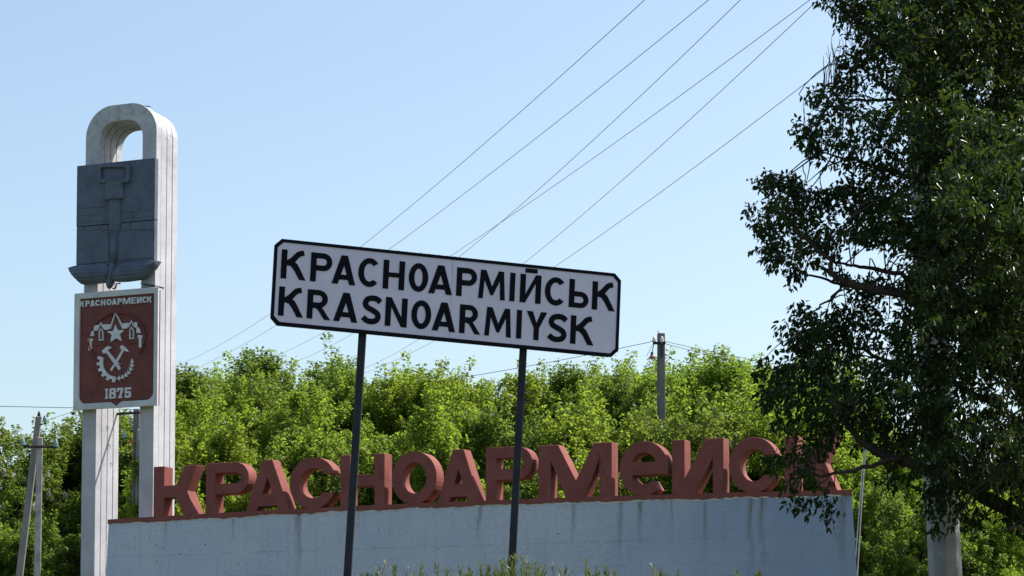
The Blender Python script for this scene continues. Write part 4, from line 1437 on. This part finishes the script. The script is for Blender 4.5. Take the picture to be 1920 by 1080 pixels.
# trunk and limbs
mb = MB()
pxl = lambda P, dd: [at(x, y, d) - bloc for (x, y), d in zip(P, dd)]
trunk_px = [(1995, 1400), (1985, 1150), (1960, 900), (1930, 600), (1890, 300), (1860, 0), (1840, -250)]
tp_ = catmull(pxl(trunk_px, [23.6] * 7), 4)
tp_[0][2] = -0.2
mb.tube(tp_, np.linspace(0.21, 0.05, len(tp_)), 9)
LIMBS = [
    ([(1975, 1010), (1850, 930), (1760, 890), (1660, 853), (1630, 837), (1590, 800), (1560, 730), (1530, 680)], .075, .010, 22.6),
    ([(1850, 930), (1760, 882), (1667, 865), (1590, 886), (1530, 889), (1498, 872)], .038, .006, 22.4),
    ([(1530, 889), (1545, 925), (1562, 972)], .005, .002, 22.4), ([(1498, 872), (1484, 915), (1514, 960)], .005, .002, 22.4),
    ([(1940, 700), (1830, 600), (1740, 545), (1700, 522), (1633, 502), (1587, 493), (1530, 470)], .045, .006, 22.9),
    ([(1945, 760), (1830, 640), (1720, 565), (1620, 540), (1585, 531), (1560, 510), (1547, 480), (1500, 440), (1462, 398)], .06, .007, 22.4),
    ([(1620, 540), (1560, 530), (1500, 508), (1460, 470)], .018, .004, 22.4),
    ([(1585, 531), (1560, 560), (1530, 580), (1490, 590)], .014, .004, 22.5),
    ([(1905, 400), (1800, 260), (1696, 185), (1659, 163), (1637, 144), (1600, 122)], .05, .006, 22.7),
    ([(1700, 189), (1640, 186), (1585, 194), (1540, 208)], .02, .005, 22.6),
    ([(1885, 300), (1760, 160), (1660, 90), (1622, 55), (1592, 22), (1570, -10)], .05, .008, 22.9),
    ([(1950, 820), (1800, 720), (1700, 690), (1600, 650), (1520, 620)], .04, .006, 23.2),
    ([(1915, 480), (1800, 380), (1700, 330), (1600, 300), (1530, 285)], .04, .006, 23.1),
    ([(1960, 940), (1900, 905), (1850, 900), (1800, 960), (1770, 1010)], .03, .005, 21.8),
    ([(1985, 1060), (1930, 1005), (1900, 990), (1870, 1000)], .03, .006, 22.0),
]
limb_pts = []
for P_, ra, rb, dd in LIMBS:
    c = catmull([at(x, y, 23.5 + (dd - 23.5) * min(1, k / 2.0)) - bloc for k, (x, y) in enumerate(P_)], 5)
    c += nr.normal(0, 0.012, c.shape)
    mb.tube(c, np.linspace(ra, rb, len(c)), 6)
    limb_pts.append(c)
LP = np.concatenate(limb_pts + [tp_])
# fine twigs from the limbs to the leaf clusters
sel = nr.choice(len(S0), 900, replace=False)
for i in sel:
    e = S0[i] - bloc
    d_ = np.linalg.norm(LP - e, axis=1)
    j = np.argmin(d_ + nr.random(len(LP)) * .25)
    if d_[j] > 1.6: continue
    m_ = (LP[j] + e) / 2 + nr.normal(0, .09, 3) + np.array([0, 0, .06])
    e2 = e + Dv[i] * Ls[i]
    mb.tube(catmull([LP[j], m_, e, e2], 3), np.linspace(.009, .0028, 10), 3, cap=False)
# bare upright twigs at the outline
for (x0, y0), n_ in (((1548, 150), 9), ((1570, 145), 10), ((1592, 60), 5), ((1512, 250), 3), ((1600, 115), 4), ((1545, 290), 3)):
    for k in range(n_):
        ln = nr.uniform(35, 80)
        bx = x0 + nr.normal(0, 7)
        lean = nr.normal(0, .16)
        P_ = [(bx, y0 + 12), (bx + lean * ln * .4, y0 - ln * .35), (bx + lean * ln + nr.normal(0, 3), y0 - ln * .7), (bx + lean * ln * 1.3 + nr.normal(0, 4), y0 - ln)]
        mb.tube([at(x, y, 22.7 + .05 * k) - bloc for x, y in P_], [.006, .0045, .0035, .002], 3, cap=False)
mb.build('trunk', M_BARK, big, True)

# ------------------------------------------------------------------ grass on the bank in front of the sign
gr = np.random.default_rng(3)
n = 26000
gx, gy = gr.uniform(-9, 9, n), gr.uniform(8.5, 24, n)
pxx = 960 + 4600 * gx / gy
tallp = np.exp(-((pxx - 980) / 70) ** 2) * .9 + np.exp(-((pxx - 730) / 60) ** 2) * .55 + np.exp(-((pxx - 860) / 90) ** 2) * .45
hgt = gr.uniform(0.10, 0.24, n) + (gr.random(n) < .35) * tallp * 0.20 * gr.uniform(.5, 1, n)
lim = 0.245 + 0.30 * np.clip(tallp, 0, 1) * .5
lim_line = (1.6 + 273 / 4600 * gy) - GZ
hgt = np.minimum(hgt, np.maximum(0.12, lim_line - .04 + 0.09 * np.clip(tallp, 0, 1)))
gzz = np.array([gz(x, y) for x, y in zip(gx, gy)])
az = gr.uniform(0, 2 * PI, n)
wd = gr.uniform(.003, .007, n)
lean = gr.uniform(.05, .5, n) * hgt
sx_, sy_ = np.cos(az) * wd, np.sin(az) * wd
lx, ly = np.cos(az + 1.57) * lean, np.sin(az + 1.57) * lean
V = np.stack([np.stack([gx - sx_, gy - sy_, gzz - .01], 1), np.stack([gx + sx_, gy + sy_, gzz - .01], 1), np.stack([gx + sx_ * .7 + lx * .35, gy + sy_ * .7 + ly * .35, gzz + hgt * .6], 1), np.stack([gx + lx, gy + ly, gzz + hgt], 1)], 1).reshape(-1, 3)
i = np.arange(n) * 4
link('grass', fast_mesh('grass', V, np.stack([i, i + 1, i + 2, i + 3], 1), M_GRASS, 4), None, 'green grass growing along the bank under the road sign', 'grass', None, 'stuff')
# tall stems with seed heads
mb, sh = MB(), []
for x, y, top in [(722, 1052, 1), (712, 1066, 0), (738, 1064, 0), (765, 1066, 1), (790, 1066, 0), (818, 1064, 0), (862, 1066, 0), (902, 1062, 0), (915, 1066, 0), (938, 1052, 0), (948, 1060, 0), (962, 1048, 0), (970, 1044, 0), (978, 1050, 0), (992, 1040, 1), (1004, 1056, 0), (1012, 1062, 0), (1036, 1058, 1), (1098, 1056, 0), (1118, 1068, 0), (1135, 1064, 0), (1225, 1058, 1), (1150, 1072, 0),
                  (1240, 1072, 0), (690, 1074, 0), (838, 1074, 0), (880, 1072, 0), (1060, 1072, 0), (1270, 1074, 0), (1420, 1070, 0), (1640, 1076, 0), (1380, 1076, 0)]:
   for rep_ in range(2):
    d = gr.uniform(14.6, 15.9)
    t_ = at(x + (gr.normal(0, 14) if rep_ else 0), y + (gr.uniform(4, 22) if rep_ else 0), d)
    b_ = np.array([t_[0] + gr.normal(0, .05), d + gr.normal(0, .04), gz(t_[0], d)])
    m_ = b_ * .4 + t_ * .6 + np.array([(b_[0] - t_[0]) * .2, 0, 0.0])
    mb.tube([b_, m_, t_], [.0035, .0028, .0015], 4, cap=False)
    for k in range(18 if top else 22):
        f_ = gr.uniform(.70, 1.0)
        sh.append((b_ + (t_ - b_) * f_ + gr.normal(0, .004, 3), norm(np.array([gr.normal() * .45, gr.normal() * .45, 1.1])), top))
    # long leaves on the stem
    for k in range(5):
        f_ = gr.uniform(.15, .75)
        sh.append((b_ + (t_ - b_) * f_, norm(np.array([gr.normal() * .7, gr.normal() * .7, .9])), 2))
mb.build('grass_stem', M_GRASS, None, label='tall weed stems standing around the foot of the right sign post', cat='weeds', kind='stuff')
for flag, m, nm_, lr, lab in ((1, M_SEED, 'seed_head', (.018, .034), 'pale seed heads on the tallest weeds by the sign posts'), (0, M_GRASS, 'weed_leaf', (.03, .055), 'short upright leaves of the weeds by the sign posts'), (2, M_GRASS, 'grass_leaf', (.09, .17), 'long grass leaves on the weeds by the sign posts')):
    Q = [q for q in sh if q[2] == flag]
    Pq = np.array([q[0] for q in Q]); Aq = np.array([q[1] for q in Q])
    Nq = norm(gr.normal(size=Pq.shape) + np.array([0, -1, .3]))
    Lq = gr.uniform(*lr, len(Q))
    V, Fq = leaf_quads(Pq, Aq, Nq, Lq, Lq * (0.36 if flag == 1 else .17 if flag == 0 else .06))
    link(nm_, fast_mesh(nm_, V, Fq, m, 4), None, lab, 'weeds', None, 'stuff')
